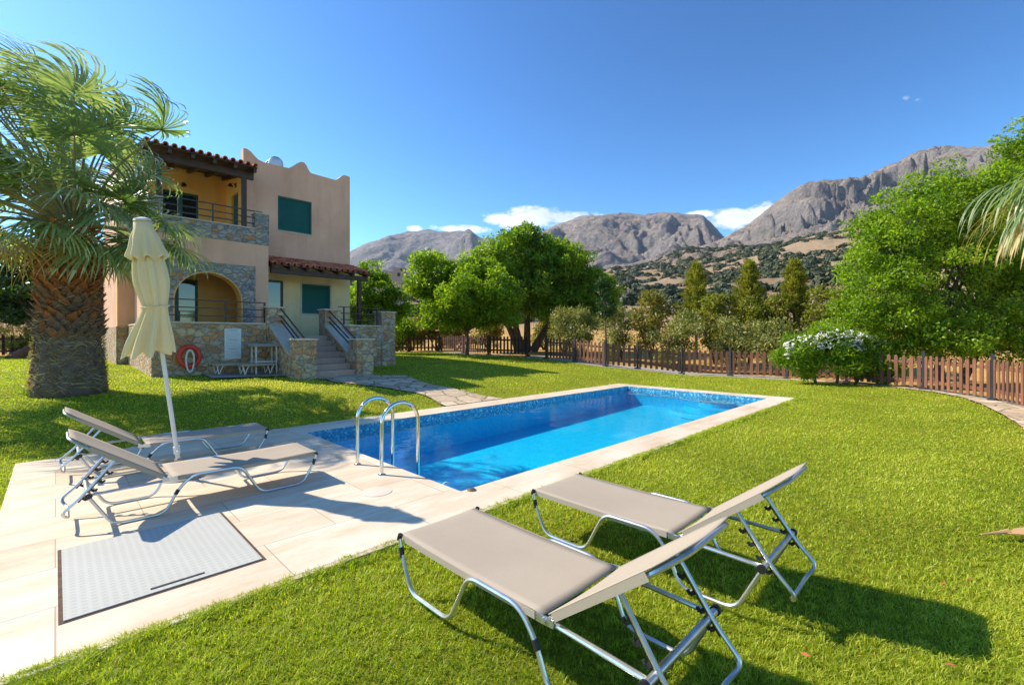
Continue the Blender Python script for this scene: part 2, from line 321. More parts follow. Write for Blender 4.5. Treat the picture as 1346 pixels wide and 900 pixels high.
# ------------------------------------------------------------------ mesh helpers
class MB:
    def __init__(s): s.v = []; s.f = []; s.t = []; s.parts = []
    def add(s, vs, fs, tint=0.5):
        o = len(s.v); s.parts.append((o, len(s.f))); s.v += [tuple(p) for p in vs]; s.f += [tuple(i + o for i in f) for f in fs]; s.t += [tint] * len(fs); return s
    def box(s, a, b, tint=.5):
        x0, y0, z0 = a; x1, y1, z1 = b
        return s.add([(x0, y0, z0), (x1, y0, z0), (x1, y1, z0), (x0, y1, z0), (x0, y0, z1), (x1, y0, z1), (x1, y1, z1), (x0, y1, z1)],
                     [(3, 2, 1, 0), (4, 5, 6, 7), (0, 1, 5, 4), (1, 2, 6, 5), (2, 3, 7, 6), (3, 0, 4, 7)], tint)
    def bar(s, p, q, w, h, up=(0, 0, 1), tint=.5):
        p = Vector(p); q = Vector(q); d = (q - p).normalized(); upv = Vector(up)
        sd = d.cross(upv)
        if sd.length < 1e-4: sd = d.cross(Vector((1, 0, 0)))
        sd.normalize(); u2 = sd.cross(d)
        vs = []
        for c in (p, q):
            for a, b in ((-1, -1), (1, -1), (1, 1), (-1, 1)): vs.append(c + sd * w / 2 * a + u2 * h / 2 * b)
        return s.add(vs, [(3, 2, 1, 0), (4, 5, 6, 7), (0, 1, 5, 4), (1, 2, 6, 5), (2, 3, 7, 6), (3, 0, 4, 7)], tint)
    def tube(s, pts, r, n=8, fillet=0, closed=False, tint=.5, caps=True):
        P = [Vector(p) for p in pts]
        if fillet:
            Q = []; m = len(P)
            for i, p in enumerate(P):
                if not closed and i in (0, m - 1): Q.append(p); continue
                a = P[i - 1]; b = P[(i + 1) % m]
                la = (a - p).length; lb = (b - p).length; k = min(fillet, la * .48, lb * .48)
                p0 = p + (a - p).normalized() * k; p1 = p + (b - p).normalized() * k
                for j in range(6):
                    t = j / 5; Q.append(p0 * (1 - t) ** 2 + p * 2 * t * (1 - t) + p1 * t * t)
            P = Q
        rr = r if isinstance(r, (list, tuple)) else [r] * len(P)
        m = len(P); vs = []
        T = []
        for i in range(m):
            if closed: t = P[(i + 1) % m] - P[i - 1]
            else: t = P[min(i + 1, m - 1)] - P[max(i - 1, 0)]
            T.append(t.normalized() if t.length > 1e-9 else Vector((0, 0, 1)))
        nrm = T[0].orthogonal().normalized()
        for i in range(m):
            nrm = (nrm - T[i] * nrm.dot(T[i]))
            nrm = nrm.normalized() if nrm.length > 1e-6 else T[i].orthogonal().normalized()
            bi = T[i].cross(nrm)
            for j in range(n):
                a = 2 * math.pi * j / n; vs.append(P[i] + (nrm * math.cos(a) + bi * math.sin(a)) * rr[i])
        fs = []
        for i in range(m if closed else m - 1):
            k = (i + 1) % m
            for j in range(n): fs.append((i * n + j, i * n + (j + 1) % n, k * n + (j + 1) % n, k * n + j))
        if not closed and caps: fs += [tuple(range(n))[::-1], tuple((m - 1) * n + j for j in range(n))]
        return s.add(vs, fs, tint)
    def lathe(s, prof, c=(0, 0, 0), n=20, jit=0, tint=.5):
        vs = []; fs = []
        for (r, z) in prof:
            for j in range(n):
                a = 2 * math.pi * j / n; k = 1 + random.uniform(-jit, jit)
                vs.append((c[0] + r * k * math.cos(a), c[1] + r * k * math.sin(a), c[2] + z))
        for i in range(len(prof) - 1):
            for j in range(n): fs.append((i * n + j, i * n + (j + 1) % n, (i + 1) * n + (j + 1) % n, (i + 1) * n + j))
        fs += [tuple(range(n))[::-1], tuple((len(prof) - 1) * n + j for j in range(n))]
        return s.add(vs, fs, tint)
    def prism(s, outer, holes, a, b, axis='y', tint=.5):
        """outline in (x,z) extruded along y from a to b (axis 'y'), in (y,z) along x (axis 'x'), in (x,y) along z (axis 'z')"""
        loops = [outer] + list(holes)
        def P(p, t):
            if axis == 'y': return (p[0], t, p[1])
            if axis == 'x': return (t, p[0], p[1])
            return (p[0], p[1], t)
        flat = [p for l in loops for p in l]; n = len(flat)
        tris = tessellate_polygon([[Vector((p[0], p[1], 0)) for p in l] for l in loops])
        vs = [P(p, a) for p in flat] + [P(p, b) for p in flat]
        fs = [tuple(t) for t in tris] + [tuple(i + n for i in t[::-1]) for t in tris]
        o = 0
        for l in loops:
            k = len(l)
            for i in range(k): fs.append((o + i, o + (i + 1) % k, o + (i + 1) % k + n, o + i + n))
            o += k
        return s.add(vs, fs, tint)
    def each(s):
        for i, (v0, f0) in enumerate(s.parts):
            v1, f1 = s.parts[i + 1] if i + 1 < len(s.parts) else (len(s.v), len(s.f))
            q = MB(); q.v = s.v[v0:v1]; q.f = [tuple(k - v0 for k in f) for f in s.f[f0:f1]]; q.t = s.t[f0:f1]; q.parts = [(0, 0)]; yield q
    def build(s, name, m, parent=None, smooth=False, bevel=0, fix=True, angle=40):
        me = bpy.data.meshes.new(name); me.from_pydata(s.v, [], s.f)
        if fix:
            import bmesh
            bm = bmesh.new(); bm.from_mesh(me); bmesh.ops.recalc_face_normals(bm, faces=bm.faces); bm.to_mesh(me); bm.free()
        at = me.attributes.new('tint', 'FLOAT', 'FACE'); at.data.foreach_set('value', s.t)
        me.materials.append(m)
        if smooth:
            me.shade_smooth() if hasattr(me, 'shade_smooth') else me.polygons.foreach_set('use_smooth', [True] * len(me.polygons))
            me.set_sharp_from_angle(angle=R(angle))
        me.update()
        o = bpy.data.objects.new(name, me); COL.objects.link(o)
        if parent is not None: o.parent = parent
        if bevel:
            b = o.modifiers.new('Bevel', 'BEVEL'); b.width = bevel; b.segments = 2; b.limit_method = 'ANGLE'
        return o
def npmesh(name, verts, faces_sizes, m, parent=None, tint=None, smooth=False):
    """verts (N,3); faces: list of (start indices array (F,k)) blocks"""
    me = bpy.data.meshes.new(name)
    nf = sum(len(b) for b in faces_sizes); loops = np.concatenate([b.ravel() for b in faces_sizes]).astype(np.int32)
    tot = np.concatenate([np.full(len(b), b.shape[1], np.int32) for b in faces_sizes])
    st = np.concatenate([[0], np.cumsum(tot)[:-1]]).astype(np.int32)
    me.vertices.add(len(verts)); me.vertices.foreach_set('co', verts.astype(np.float32).ravel())
    me.loops.add(len(loops)); me.loops.foreach_set('vertex_index', loops)
    me.polygons.add(nf); me.polygons.foreach_set('loop_start', st); me.polygons.foreach_set('loop_total', tot)
    if tint is not None:
        a = me.attributes.new('tint', 'FLOAT', 'FACE'); a.data.foreach_set('value', tint.astype(np.float32))
    me.materials.append(m); me.update(calc_edges=True)
    if smooth: me.polygons.foreach_set('use_smooth', [True] * nf)
    o = bpy.data.objects.new(name, me); COL.objects.link(o)
    if parent is not None: o.parent = parent
    return o
def tag(o, label=None, cat=None, group=None, kind=None):
    if label: o['label'] = label
    if cat: o['category'] = cat
    if group: o['group'] = group
    if kind: o['kind'] = kind
    return o
def empty(name, loc=(0, 0, 0), rz=0, label=None, cat=None, group=None):
    o = bpy.data.objects.new(name, None); COL.objects.link(o); o.location = loc; o.rotation_euler = (0, 0, rz); o.empty_display_size = .2
    return tag(o, label, cat, group)
def copy_tree(o, parent=None):
    c = o.copy(); COL.objects.link(c)
    if parent is not None: c.parent = parent
    for ch in list(o.children): copy_tree(ch, c)
    return c

# ------------------------------------------------------------------ leaves
def leaf_geo(c, ax, nrm, Ln, W):
    ax = ax / (np.linalg.norm(ax, axis=1, keepdims=True) + 1e-9)
    sd = np.cross(ax, nrm); sd /= (np.linalg.norm(sd, axis=1, keepdims=True) + 1e-9)
    up = np.cross(sd, ax)
    Ln = Ln[:, None]; W = W[:, None]
    a = c; b = c + ax * Ln * .45 + sd * W * .5 + up * W * .12; t = c + ax * Ln; d = c + ax * Ln * .45 - sd * W * .5 + up * W * .12
    v = np.stack([a, b, t, d], 1).reshape(-1, 3)
    f = np.arange(len(c) * 4).reshape(-1, 4)
    return v, f
def crown_pts(mains, nsub, per, sr, up=.35, shell=.45, flat=.8):
    """sub-clumps over main ellipsoids, leaves over sub-clumps"""
    vol = np.array([m[3] * m[4] * m[5] for m in mains]) ** .7; vol /= vol.sum()
    C = []; Nn = []; T = []; subs = []
    for m, w in zip(mains, vol):
        k = max(3, int(nsub * w))
        d = rng.normal(size=(k, 3)); d /= np.linalg.norm(d, axis=1, keepdims=True)
        rr = rng.uniform(shell, 1.0, (k, 1)) ** .6 * np.where(rng.random((k, 1)) < .14, 1.2, 1.0)
        sc = np.array([m[0], m[1], m[2]]) + d * rr * np.array([m[3], m[4], m[5]])
        for s in sc:
            r = sr * rng.uniform(.5, 1.35); n = int(per * (r / sr) ** 1.5 * rng.uniform(.6, 1.2))
            dd = rng.normal(size=(n, 3)); dd /= np.linalg.norm(dd, axis=1, keepdims=True)
            q = rng.uniform(.25, 1, (n, 1)) ** .5
            stretch = np.array([rng.uniform(.8, 1.4), rng.uniform(.8, 1.4), flat * rng.uniform(.7, 1.2)])
            C.append(s + dd * q * r * stretch); Nn.append(dd + np.array([0, 0, up]) + rng.normal(size=(n, 3)) * .45)
            T.append(np.clip(rng.normal(.45 + rng.uniform(-.18, .18), .2, n), 0, 1)); subs.append((s, r))
    return np.concatenate(C), np.concatenate(Nn), np.concatenate(T), subs
def crown(name, mains, nsub, per, sr, ll, lw, m, parent, up=.35, droop=0.0, flat=.8, shell=.45):
    c, nn, t, subs = crown_pts(mains, nsub, per, sr, up, shell, flat)
    n = len(c)
    ax = rng.normal(size=(n, 3)) + nn * .5 + np.array([0, 0, -droop])
    nr = nn / (np.linalg.norm(nn, axis=1, keepdims=True) + 1e-9)
    v, f = leaf_geo(c, ax, nr, ll * rng.uniform(.6, 1.3, n), lw * rng.uniform(.7, 1.3, n))
    return npmesh(name, v, [f], m, parent, t), subs
def limbs(mb, base, fork, subs, r0, k=14):
    base = Vector(base); fork = Vector(fork)
    pts = [base + (fork - base) * t + Vector((random.uniform(-.05, .05), random.uniform(-.05, .05), 0)) * (1 if 0 < t < 1 else 0) for t in (0, .33, .66, 1)]
    mb.tube(pts, [r0 * 1.35, r0 * 1.0, r0 * .85, r0 * .7], 9)
    idx = random.sample(range(len(subs)), min(k, len(subs)))
    for i in idx:
        e = Vector(subs[i][0]); mid = fork.lerp(e, .5) + Vector((random.uniform(-.2, .2), random.uniform(-.2, .2), random.uniform(-.1, .3))) * (e - fork).length * .3
        mb.tube([fork, fork.lerp(mid, .5) + Vector((0, 0, .05)), mid, e], [r0 * .5, r0 * .38, r0 * .25, r0 * .06], 6)
def tree(name, label, cat, group, px, d, mains, fork, r0, leafm, nsub=120, per=150, sr=.4, ll=.12, lw=.06, up=.35, droop=0, flat=.8, barkm=None, k=14, shell=.35, base_off=None):
    """mains in local metres (side, depth, height): side to the right of the view, depth away"""
    u, v = uv(px, d); z = terr(u, v) - .05
    root = empty(name, (u, v, z), -R(45), label, cat, group)
    cr, subs = crown('crown', mains, nsub, per, sr, ll, lw, leafm, root, up, droop, flat, shell)
    tb = MB(); bases = fork if isinstance(fork, list) else [((0, 0, 0), fork)]
    for b, fk in bases: limbs(tb, b, fk, subs, r0, max(3, k // len(bases)))
    tb.build('trunk', barkm or MT['trunk'], root, smooth=True)
    return root

# ------------------------------------------------------------------ big setting: ground sheet, hills, mountains
def ground_sheet():
    rings = [0, 3, 6, 9, 12, 15, 18, 21, 24, 27, 30, 33, 36, 40, 45, 50, 58, 66, 75, 85, 95, 105]
    while rings[-1] < 850: rings.append(rings[-1] * 1.035)
    rings += [1100, 1600, 2500, 5000]
    angs = list(np.radians(np.concatenate([np.arange(-15, 105, .5), np.arange(105, 345, 5)])))
    na = len(angs); V = []; F = []
    for rr in rings:
        for a in angs:
            u = rr * math.sin(a); v = rr * math.cos(a)
            if rr < 30:
                z = gh(v) - .10
                if 1.5 < u < 15 and 2 < v < 9.5: z = -1.6
            elif rr > 850:
                z = terr(u * 850 / rr, v * 850 / rr) if rr < 1200 else -5
                z = z - 20
            else: z = terr(u, v) - .04
            V.append((u, v, z))
    for i in range(len(rings) - 1):
        for j in range(na):
            k = (j + 1) % na
            F.append((i * na + j, (i + 1) * na + j, (i + 1) * na + k, i * na + k))
    mb = MB(); mb.add(V, F); o = mb.build('ground', MT['ground'], smooth=True, fix=False, angle=180); tag(o, kind='structure')
    # normals up
    me = o.data
    if me.polygons[na * 3].normal.z < 0: me.flip_normals()
ground_sheet()

def interp(pts, x):
    if x <= pts[0][0]: return pts[0][1]
    for (x0, y0), (x1, y1) in zip(pts, pts[1:]):
        if x <= x1: t = (x - x0) / (x1 - x0); return y0 + (y1 - y0) * t
    return pts[-1][1]
def mountain(name, sky, foot, ridge, m, footz, amp, f0, power=1.0, px0=380, px1=1560, step=2.5, rows=110, crag=1.0, seed=0, kind='structure'):
    cols = np.arange(px0, px1, step); V = []; F = []
    ts = [i / rows * 1.12 for i in range(rows + 1)]
    for px in cols:
        a = (px - 673) / 600
        rd = ridge * (1 + .10 * mn.noise(Vector((px / 90, seed, .3))))
        zr = 1.55 + (443 - interp(sky, px)) * rd / 600
        z0 = footz(a)
        for t in ts:
            d = foot + (rd - foot) * t
            u = d * (1 + a) / S2; v = d * (1 - a) / S2
            if t <= 1: z = z0 + (zr - z0) * (t ** power)
            else: z = zr - (t - 1) * (zr - z0) * 2.2
            p = Vector((u * f0 + seed, v * f0, 0))
            wp = Vector((mn.noise(p * 1.7), mn.noise(p * 1.7 + Vector((9, 4, 2))), 0)) * .55
            q = p + wp
            h = mn.fractal(q * .8, .8, 2.1, 6) * 1.05 + .28 * (mn.ridged_multi_fractal(q * 1.1, 1.1, 2.1, 5, 1.0, 2.0) - 1.0)
            cm_ = .25 + .75 * sstep(-.05, .30, mn.noise(q * 1.4 + Vector((5, 5, 5))))
            h2 = (mn.fractal(q * 5.5, .7, 2.2, 4) * .8 + .16 * (mn.ridged_multi_fractal(q * 9, .9, 2.2, 4, 1.0, 2.0) - 1)) * cm_
            w = min(1, t * 4) * (1 - .93 * sstep(.55, .97, t)) if t <= 1 else .07
            wc = min(1, t * 4) * (1 - .80 * sstep(.75, 1.0, t)) if t <= 1 else .2
            c1 = amp * (zr * .001 + .4)
            c1 = min(c1, .20 * max(1, zr - z0))
            zz = z + w * h * c1 - wc * h2 * c1 * .75 * crag
            er = (zr - 1.55) / rd; e = (zz - 1.55) / d
            if t < 1 and e > er * .90: e = er * (.90 + .10 * math.tanh((e / er - .90) / .10)) if er > 0 else e
            V.append((u, v, 1.55 + e * d))
    n = len(ts); nc = len(cols)
    for i in range(nc - 1):
        for j in range(n - 1): F.append((i * n + j, (i + 1) * n + j, (i + 1) * n + j + 1, i * n + j + 1))
    mb = MB(); mb.add(V, F); o = mb.build(name, m, smooth=True, fix=False, angle=180)
    if o.data.polygons[0].normal.z < 0: o.data.flip_normals()
    tag(o, kind=kind); return o
def fz(dist):
    def f(a):
        u = dist * (1 + a) / S2; v = dist * (1 - a) / S2
        s = min(1, 840 / math.hypot(u, v)); return terr(u * s, v * s) - 12
    return f
SKY1 = [(380, 352), (430, 340), (461, 328), (480, 318), (492, 314), (497, 313), (510, 307), (530, 304), (545, 301), (562, 299), (575, 302), (590, 303), (606, 301), (620, 302), (630, 310), (660, 316), (675, 309), (690, 304), (705, 306), (730, 312), (800, 330), (1600, 420)]
SKY2 = [(600, 380), (650, 352), (680, 330), (700, 309), (715, 300), (735, 290), (748, 286), (760, 281), (780, 279), (800, 277), (830, 277), (848, 279), (862, 276), (875, 275), (892, 276), (903, 278), (915, 278), (925, 280), (935, 290), (945, 302), (955, 310), (1000, 330), (1100, 360), (1600, 420)]
SKY3 = [(700, 420), (800, 372), (850, 350), (900, 330), (945, 314), (965, 303), (985, 291), (1000, 280), (1015, 268), (1028, 259), (1040, 250), (1052, 243), (1065, 238), (1085, 234), (1102, 233), (1118, 230), (1132, 230), (1145, 225), (1160, 219), (1180, 210), (1195, 202), (1210, 195), (1225, 191), (1240, 188), (1258, 189), (1275, 191), (1290, 190), (1310, 188), (1346, 186), (1420, 180), (1600, 200)]
SKY4 = [(640, 420), (700, 392), (760, 372), (800, 358), (830, 350), (850, 345), (868, 338), (885, 330), (905, 323), (925, 325), (945, 326), (960, 322), (985, 324), (1010, 322), (1035, 318), (1060, 320), (1100, 312), (1150, 305), (1250, 292), (1346, 280), (1600, 260)]
mountain('far_mountain', SKY1, 2300, 3400, MT['rock1'], fz(2300), 200, .0013, .9, 360, 900, 2.5, 80, seed=3)
mountain('middle_mountain', SKY2, 1250, 2100, MT['rock2'], fz(1250), 150, .0019, .85, 560, 1250, 2, 110, seed=11)
mountain('right_mountain', SKY3, 780, 1500, MT['rock3'], fz(780), 95, .0030, .95, 680, 1560, 2, 130, crag=1.5, seed=21)
mountain('scrub_hill', SKY4, 520, 800, MT['rock4'], lambda a: fz(520)(a) + 4, 26, .0085, .8, 620, 1560, 2.2, 70, crag=1.3, seed=31)

# hillside scrub: one stuff object of leafy clumps
def scrub():
    from mathutils.bvhtree import BVHTree
    V = []; T = []
    cs = []
    trees = []
    for nme in ('scrub_hill', 'ground'):
        me = bpy.data.objects[nme].data
        trees.append(BVHTree.FromPolygons([v.co for v in me.vertices], [p.vertices for p in me.polygons]))
    for i in range(9500):
        px = random.uniform(440, 1420); dd = 110 * (850 / 110) ** (random.random() ** .8)
        u, v = uv(px, dd)
        if mn.noise(Vector((u / 45, v / 45, 7))) + .35 * mn.noise(Vector((u / 12, v / 12, 2))) < random.uniform(-.25, .45) - (.45 if dd > 420 else .05): continue
        z = -1e9
        for t in trees:
            h = t.ray_cast(Vector((u, v, 900)), Vector((0, 0, -1)))
            if h[0] is not None: z = max(z, h[0].z)
        if z < -100: continue
        cs.append((u, v, z, random.uniform(1.0, 2.6) * (1 + dd / 900)))
    C = []; Nn = []; LL = []
    for (x, y, z, r) in cs:
        n = 60
        d = rng.normal(size=(n, 3)); d /= np.linalg.norm(d, axis=1, keepdims=True); d[:, 2] = np.abs(d[:, 2])
        C.append(np.array([x, y, z]) + d * r * np.array([1.15, 1.15, .85]) * rng.uniform(.7, 1.05, (n, 1))); Nn.append(d); LL.append(np.full(n, r * .62)); T.append(np.clip(rng.normal(.45 + rng.uniform(-.2, .2), .15, n), 0, 1))
    C = np.concatenate(C); Nn = np.concatenate(Nn); LL = np.concatenate(LL); T = np.concatenate(T)
    ax = np.cross(Nn, rng.normal(size=Nn.shape)); v, f = leaf_geo(C, ax, Nn, LL, LL * .8)
    o = npmesh('hillside_scrub', v, [f], MT['leaf_scrub'], None, T)
    tag(o, 'dark green bushes scattered over the dry hillside below the mountains', 'scrub', kind='stuff')
scrub()

# ------------------------------------------------------------------ lawn, deck, pool, paths
DU0, DU1, DV0, DV1 = -.35, 13.35, 3.05, 8.28
PU0, PU1, PV0, PV1 = 2.89, 12.85, 3.62, 7.66
lawn_poly = [(-12, -8), (6, -8), (8.2, -2.0), (10.1, -.62), (11.8, -.66), (13.4, -.50), (15.2, -.22), (16.6, .12), (17.7, .72), (18.5, 1.8), (18.95, 3.3), (19.1, 4.7), (18.9, 6.7), (18.45, 8.5), (17.45, 10.0), (16.7, 11.1), (16.95, 14.7), (17.3, 16.3), (16.3, 18.5), (16.6, 23.0), (14.6, 25.0), (8, 29.5), (-2, 31.5), (-12, 33)]
def in_poly(poly, X, Y):
    ins = np.zeros(len(X), bool); n = len(poly)
    for i in range(n):
        x0, y0 = poly[i]; x1, y1 = poly[(i + 1) % n]
        c = ((y0 > Y) != (y1 > Y)) & (X < (x1 - x0) * (Y - y0) / (y1 - y0 + 1e-12) + x0)
        ins ^= c
    return ins
path_poly = [(5.15, 12.9), (6.4, 12.9), (7.6, 12.2), (7.3, 10.6), (8.0, 8.28), (6.2, 8.28), (6.35, 9.4), (5.9, 10.8), (5.25, 12.0)]
def lawn():
    pts = []; edges = []
    def loop(poly, step=.5):
        s = len(pts); q = []
        for i in range(len(poly)):
            a = Vector(poly[i]); b = Vector(poly[(i + 1) % len(poly)]); k = max(1, int((b - a).length / step))
            for j in range(k): q.append(a.lerp(b, j / k))
        pts.extend(q); edges.extend([(s + i, s + (i + 1) % len(q)) for i in range(len(q))])
    loop(lawn_poly); loop([(DU0, DV0), (DU1, DV0), (DU1, DV1), (DU0, DV1)])
    X, Y = np.meshgrid(np.arange(-11.7, 19.5, .45), np.arange(-7.7, 32.7, .45)); X = X.ravel() + .013; Y = Y.ravel() + .017
    ok = in_poly(lawn_poly, X, Y) & ~((X > DU0 - .1) & (X < DU1 + .1) & (Y > DV0 - .1) & (Y < DV1 + .1))
    pts.extend([Vector((a, b)) for a, b in zip(X[ok], Y[ok])])
    vs, es, fs, *_ = delaunay_2d_cdt(pts, edges, [], 1, 1e-5)
    F = []
    for f in fs:
        cx = sum(vs[i][0] for i in f) / len(f); cy = sum(vs[i][1] for i in f) / len(f)
        if DU0 < cx < DU1 and DV0 < cy < DV1: continue
        F.append(tuple(f))
    mb = MB(); mb.add([(p[0], p[1], gh(p[1]) - .025 + .008 * mn.noise(Vector((p[0], p[1], 0)))) for p in vs], F)
    o = mb.build('lawn', MT['lawn'], fix=False, smooth=True, angle=180); tag(o, kind='structure')
    if o.data.polygons[0].normal.z < 0: o.data.flip_normals()
lawn()
def rect(a, b, c, d): return [(a, c), (b, c), (b, d), (a, d)]
dk = MB(); dk.prism(rect(DU0, DU1, DV0, DV1), [rect(PU0, PU1, PV0, PV1)], -.10, 0.0, 'z')
tag(dk.build('pool_deck', MT['deck'], bevel=.006), kind='structure')
# raised rounded coping lip
cp = MB(); lip = .0
# basin
def fz_(u): t = (u - PU0) / (PU1 - PU0); return -.80 + .24 * t
bs = MB(); nn_ = 20; V = []; F = []
W = .004
for i in range(nn_ + 1):
    u = PU0 + (PU1 - PU0) * i / nn_
    V += [(u, PV0, -.101), (u, PV0, fz_(u)), (u, PV1, fz_(u)), (u, PV1, -.101)]
for i in range(nn_):
    a = i * 4; b = a + 4
    F += [(a, a + 1, b + 1, b), (a + 1, a + 2, b + 2, b + 1), (a + 2, a + 3, b + 3, b + 2)]
F += [(0, 3, 2, 1), (nn_ * 4, nn_ * 4 + 1, nn_ * 4 + 2, nn_ * 4 + 3)]
bs.add(V, F); ob = bs.build('pool_basin', MT['basin'], fix=False); tag(ob, kind='structure')
# basin top strip hidden in the tile line: mosaic band right up to the coping
bd = MB(); t_ = .006
for a, b in (((PU0, PV0, -.26), (PU1, PV0 + t_, -.012)), ((PU0, PV1 - t_, -.26), (PU1, PV1, -.012)), ((PU0, PV0 + t_, -.26), (PU0 + t_, PV1 - t_, -.012)), ((PU1 - t_, PV0 + t_, -.26), (PU1, PV1 - t_, -.012))): bd.box(a, b)
tag(bd.build('pool_tile_band', MT['basin']), kind='structure')
# roman steps in the far end
for k, (rad, zt) in enumerate(((1.25, -.46), (.85, -.34), (.48, -.22))):
    st = MB(); c = (PU1 - .01, PV0 + 1.25)
    arc = [(c[0] - rad * math.sin(math.pi * i / 20), c[1] - rad * math.cos(math.pi * i / 20)) for i in range(21)]
    st.prism(arc, [], fz_(PU1) - .02 + k * .001, zt, 'z'); tag(st.build('pool_step', MT['basin'], bevel=.015), kind='structure')
# water surface as real ripples
wx = np.linspace(PU0 + .004, PU1 - .004, 180); wy = np.linspace(PV0 + .004, PV1 - .004, 74)
V = [(x, y, -.115 + .0035 * (mn.noise(Vector((x * 1.7, y * 1.7, 0))) + .5 * mn.noise(Vector((x * 4.5, y * 4.5, 5))))) for x in wx for y in wy]
F = [(i * 74 + j, (i + 1) * 74 + j, (i + 1) * 74 + j + 1, i * 74 + j + 1) for i in range(179) for j in range(73)]
wm = MB(); wm.add(V, F); tag(wm.build('pool_water', MT['water'], fix=False, smooth=True, angle=180), kind='structure')

# stone footpath (sheet draped over the slope) and borders
def sheet(name, poly, m, dz, step=.4, kind='structure'):
    pts = []; edges = []; q = []
    for i in range(len(poly)):
        a = Vector(poly[i]); b = Vector(poly[(i + 1) % len(poly)]); k = max(1, int((b - a).length / step))
        for j in range(k): q.append(a.lerp(b, j / k))
    pts = list(q); edges = [(i, (i + 1) % len(q)) for i in range(len(q))]
    xs = [p[0] for p in poly]; ys = [p[1] for p in poly]
    X, Y = np.meshgrid(np.arange(min(xs), max(xs), step), np.arange(min(ys), max(ys), step)); X = X.ravel() + .011; Y = Y.ravel() + .007
    ok = in_poly(poly, X, Y); pts += [Vector((a, b)) for a, b in zip(X[ok], Y[ok])]
    vs, es, fs, *_ = delaunay_2d_cdt(pts, edges, [], 1, 1e-4)
    mb = MB(); mb.add([(p[0], p[1], gh(p[1]) + dz) for p in vs], [tuple(f) for f in fs])
    o = mb.build(name, m, fix=False, smooth=True, angle=180); tag(o, kind=kind)
    if o.data.polygons[0].normal.z < 0: o.data.flip_normals()
    return o
pp = []
for i in range(len(path_poly)):
    a = Vector(path_poly[i]); b = Vector(path_poly[(i + 1) % len(path_poly)])
    for j in range(4):
        p = a.lerp(b, j / 4); pp.append((p.x + (random.uniform(-.08, .08) if j else 0), p.y))
sheet('footpath', pp, MT['paver'], .012)
sheet('terrace_apron', [(2.9, 14.0), (4.7, 13.6), (4.7, 15.15), (2.9, 15.15)], MT['concrete'], .02)
kin = lawn_poly[2:12]
fence_R = [(17.19, 14.80), (17.02, 12.9), (16.95, 11.2), (17.75, 10.09), (18.69, 8.56), (19.25, 6.8), (19.5, 4.84), (19.45, 3.0), (18.25, .95), (16.3, -.42), (13.6, -1.25), (10.9, -1.7), (8.2, -2.4)]
kerb_out = [(19.9, 4.9), (19.8, 2.9), (18.5, .6), (16.4, -.75), (13.6, -1.6), (10.9, -2.05), (8.6, -2.6)]
sheet('border_path', [(10.1, -.62), (11.8, -.66), (13.4, -.50), (15.2, -.22), (16.6, .12), (17.7, .72), (18.5, 1.8), (18.95, 3.3), (19.1, 4.7)] + kerb_out + [(8.2, -2.0)], MT['paver'], .004)
sheet('border_strip', [(18.95, 4.7), (18.8, 6.7), (18.35, 8.5), (17.35, 10.0), (16.6, 11.1), (16.85, 14.7), (17.2, 16.3), (16.2, 18.5), (16.5, 23.0), (14.5, 25.0), (14.9, 25.8), (17.6, 23.8), (17.3, 18.6), (18.4, 16.6), (18.1, 14.7), (17.8, 11.6), (18.6, 10.4), (19.6, 8.9), (20.1, 6.9), (20.2, 4.9)], MT['concrete'], -.015)

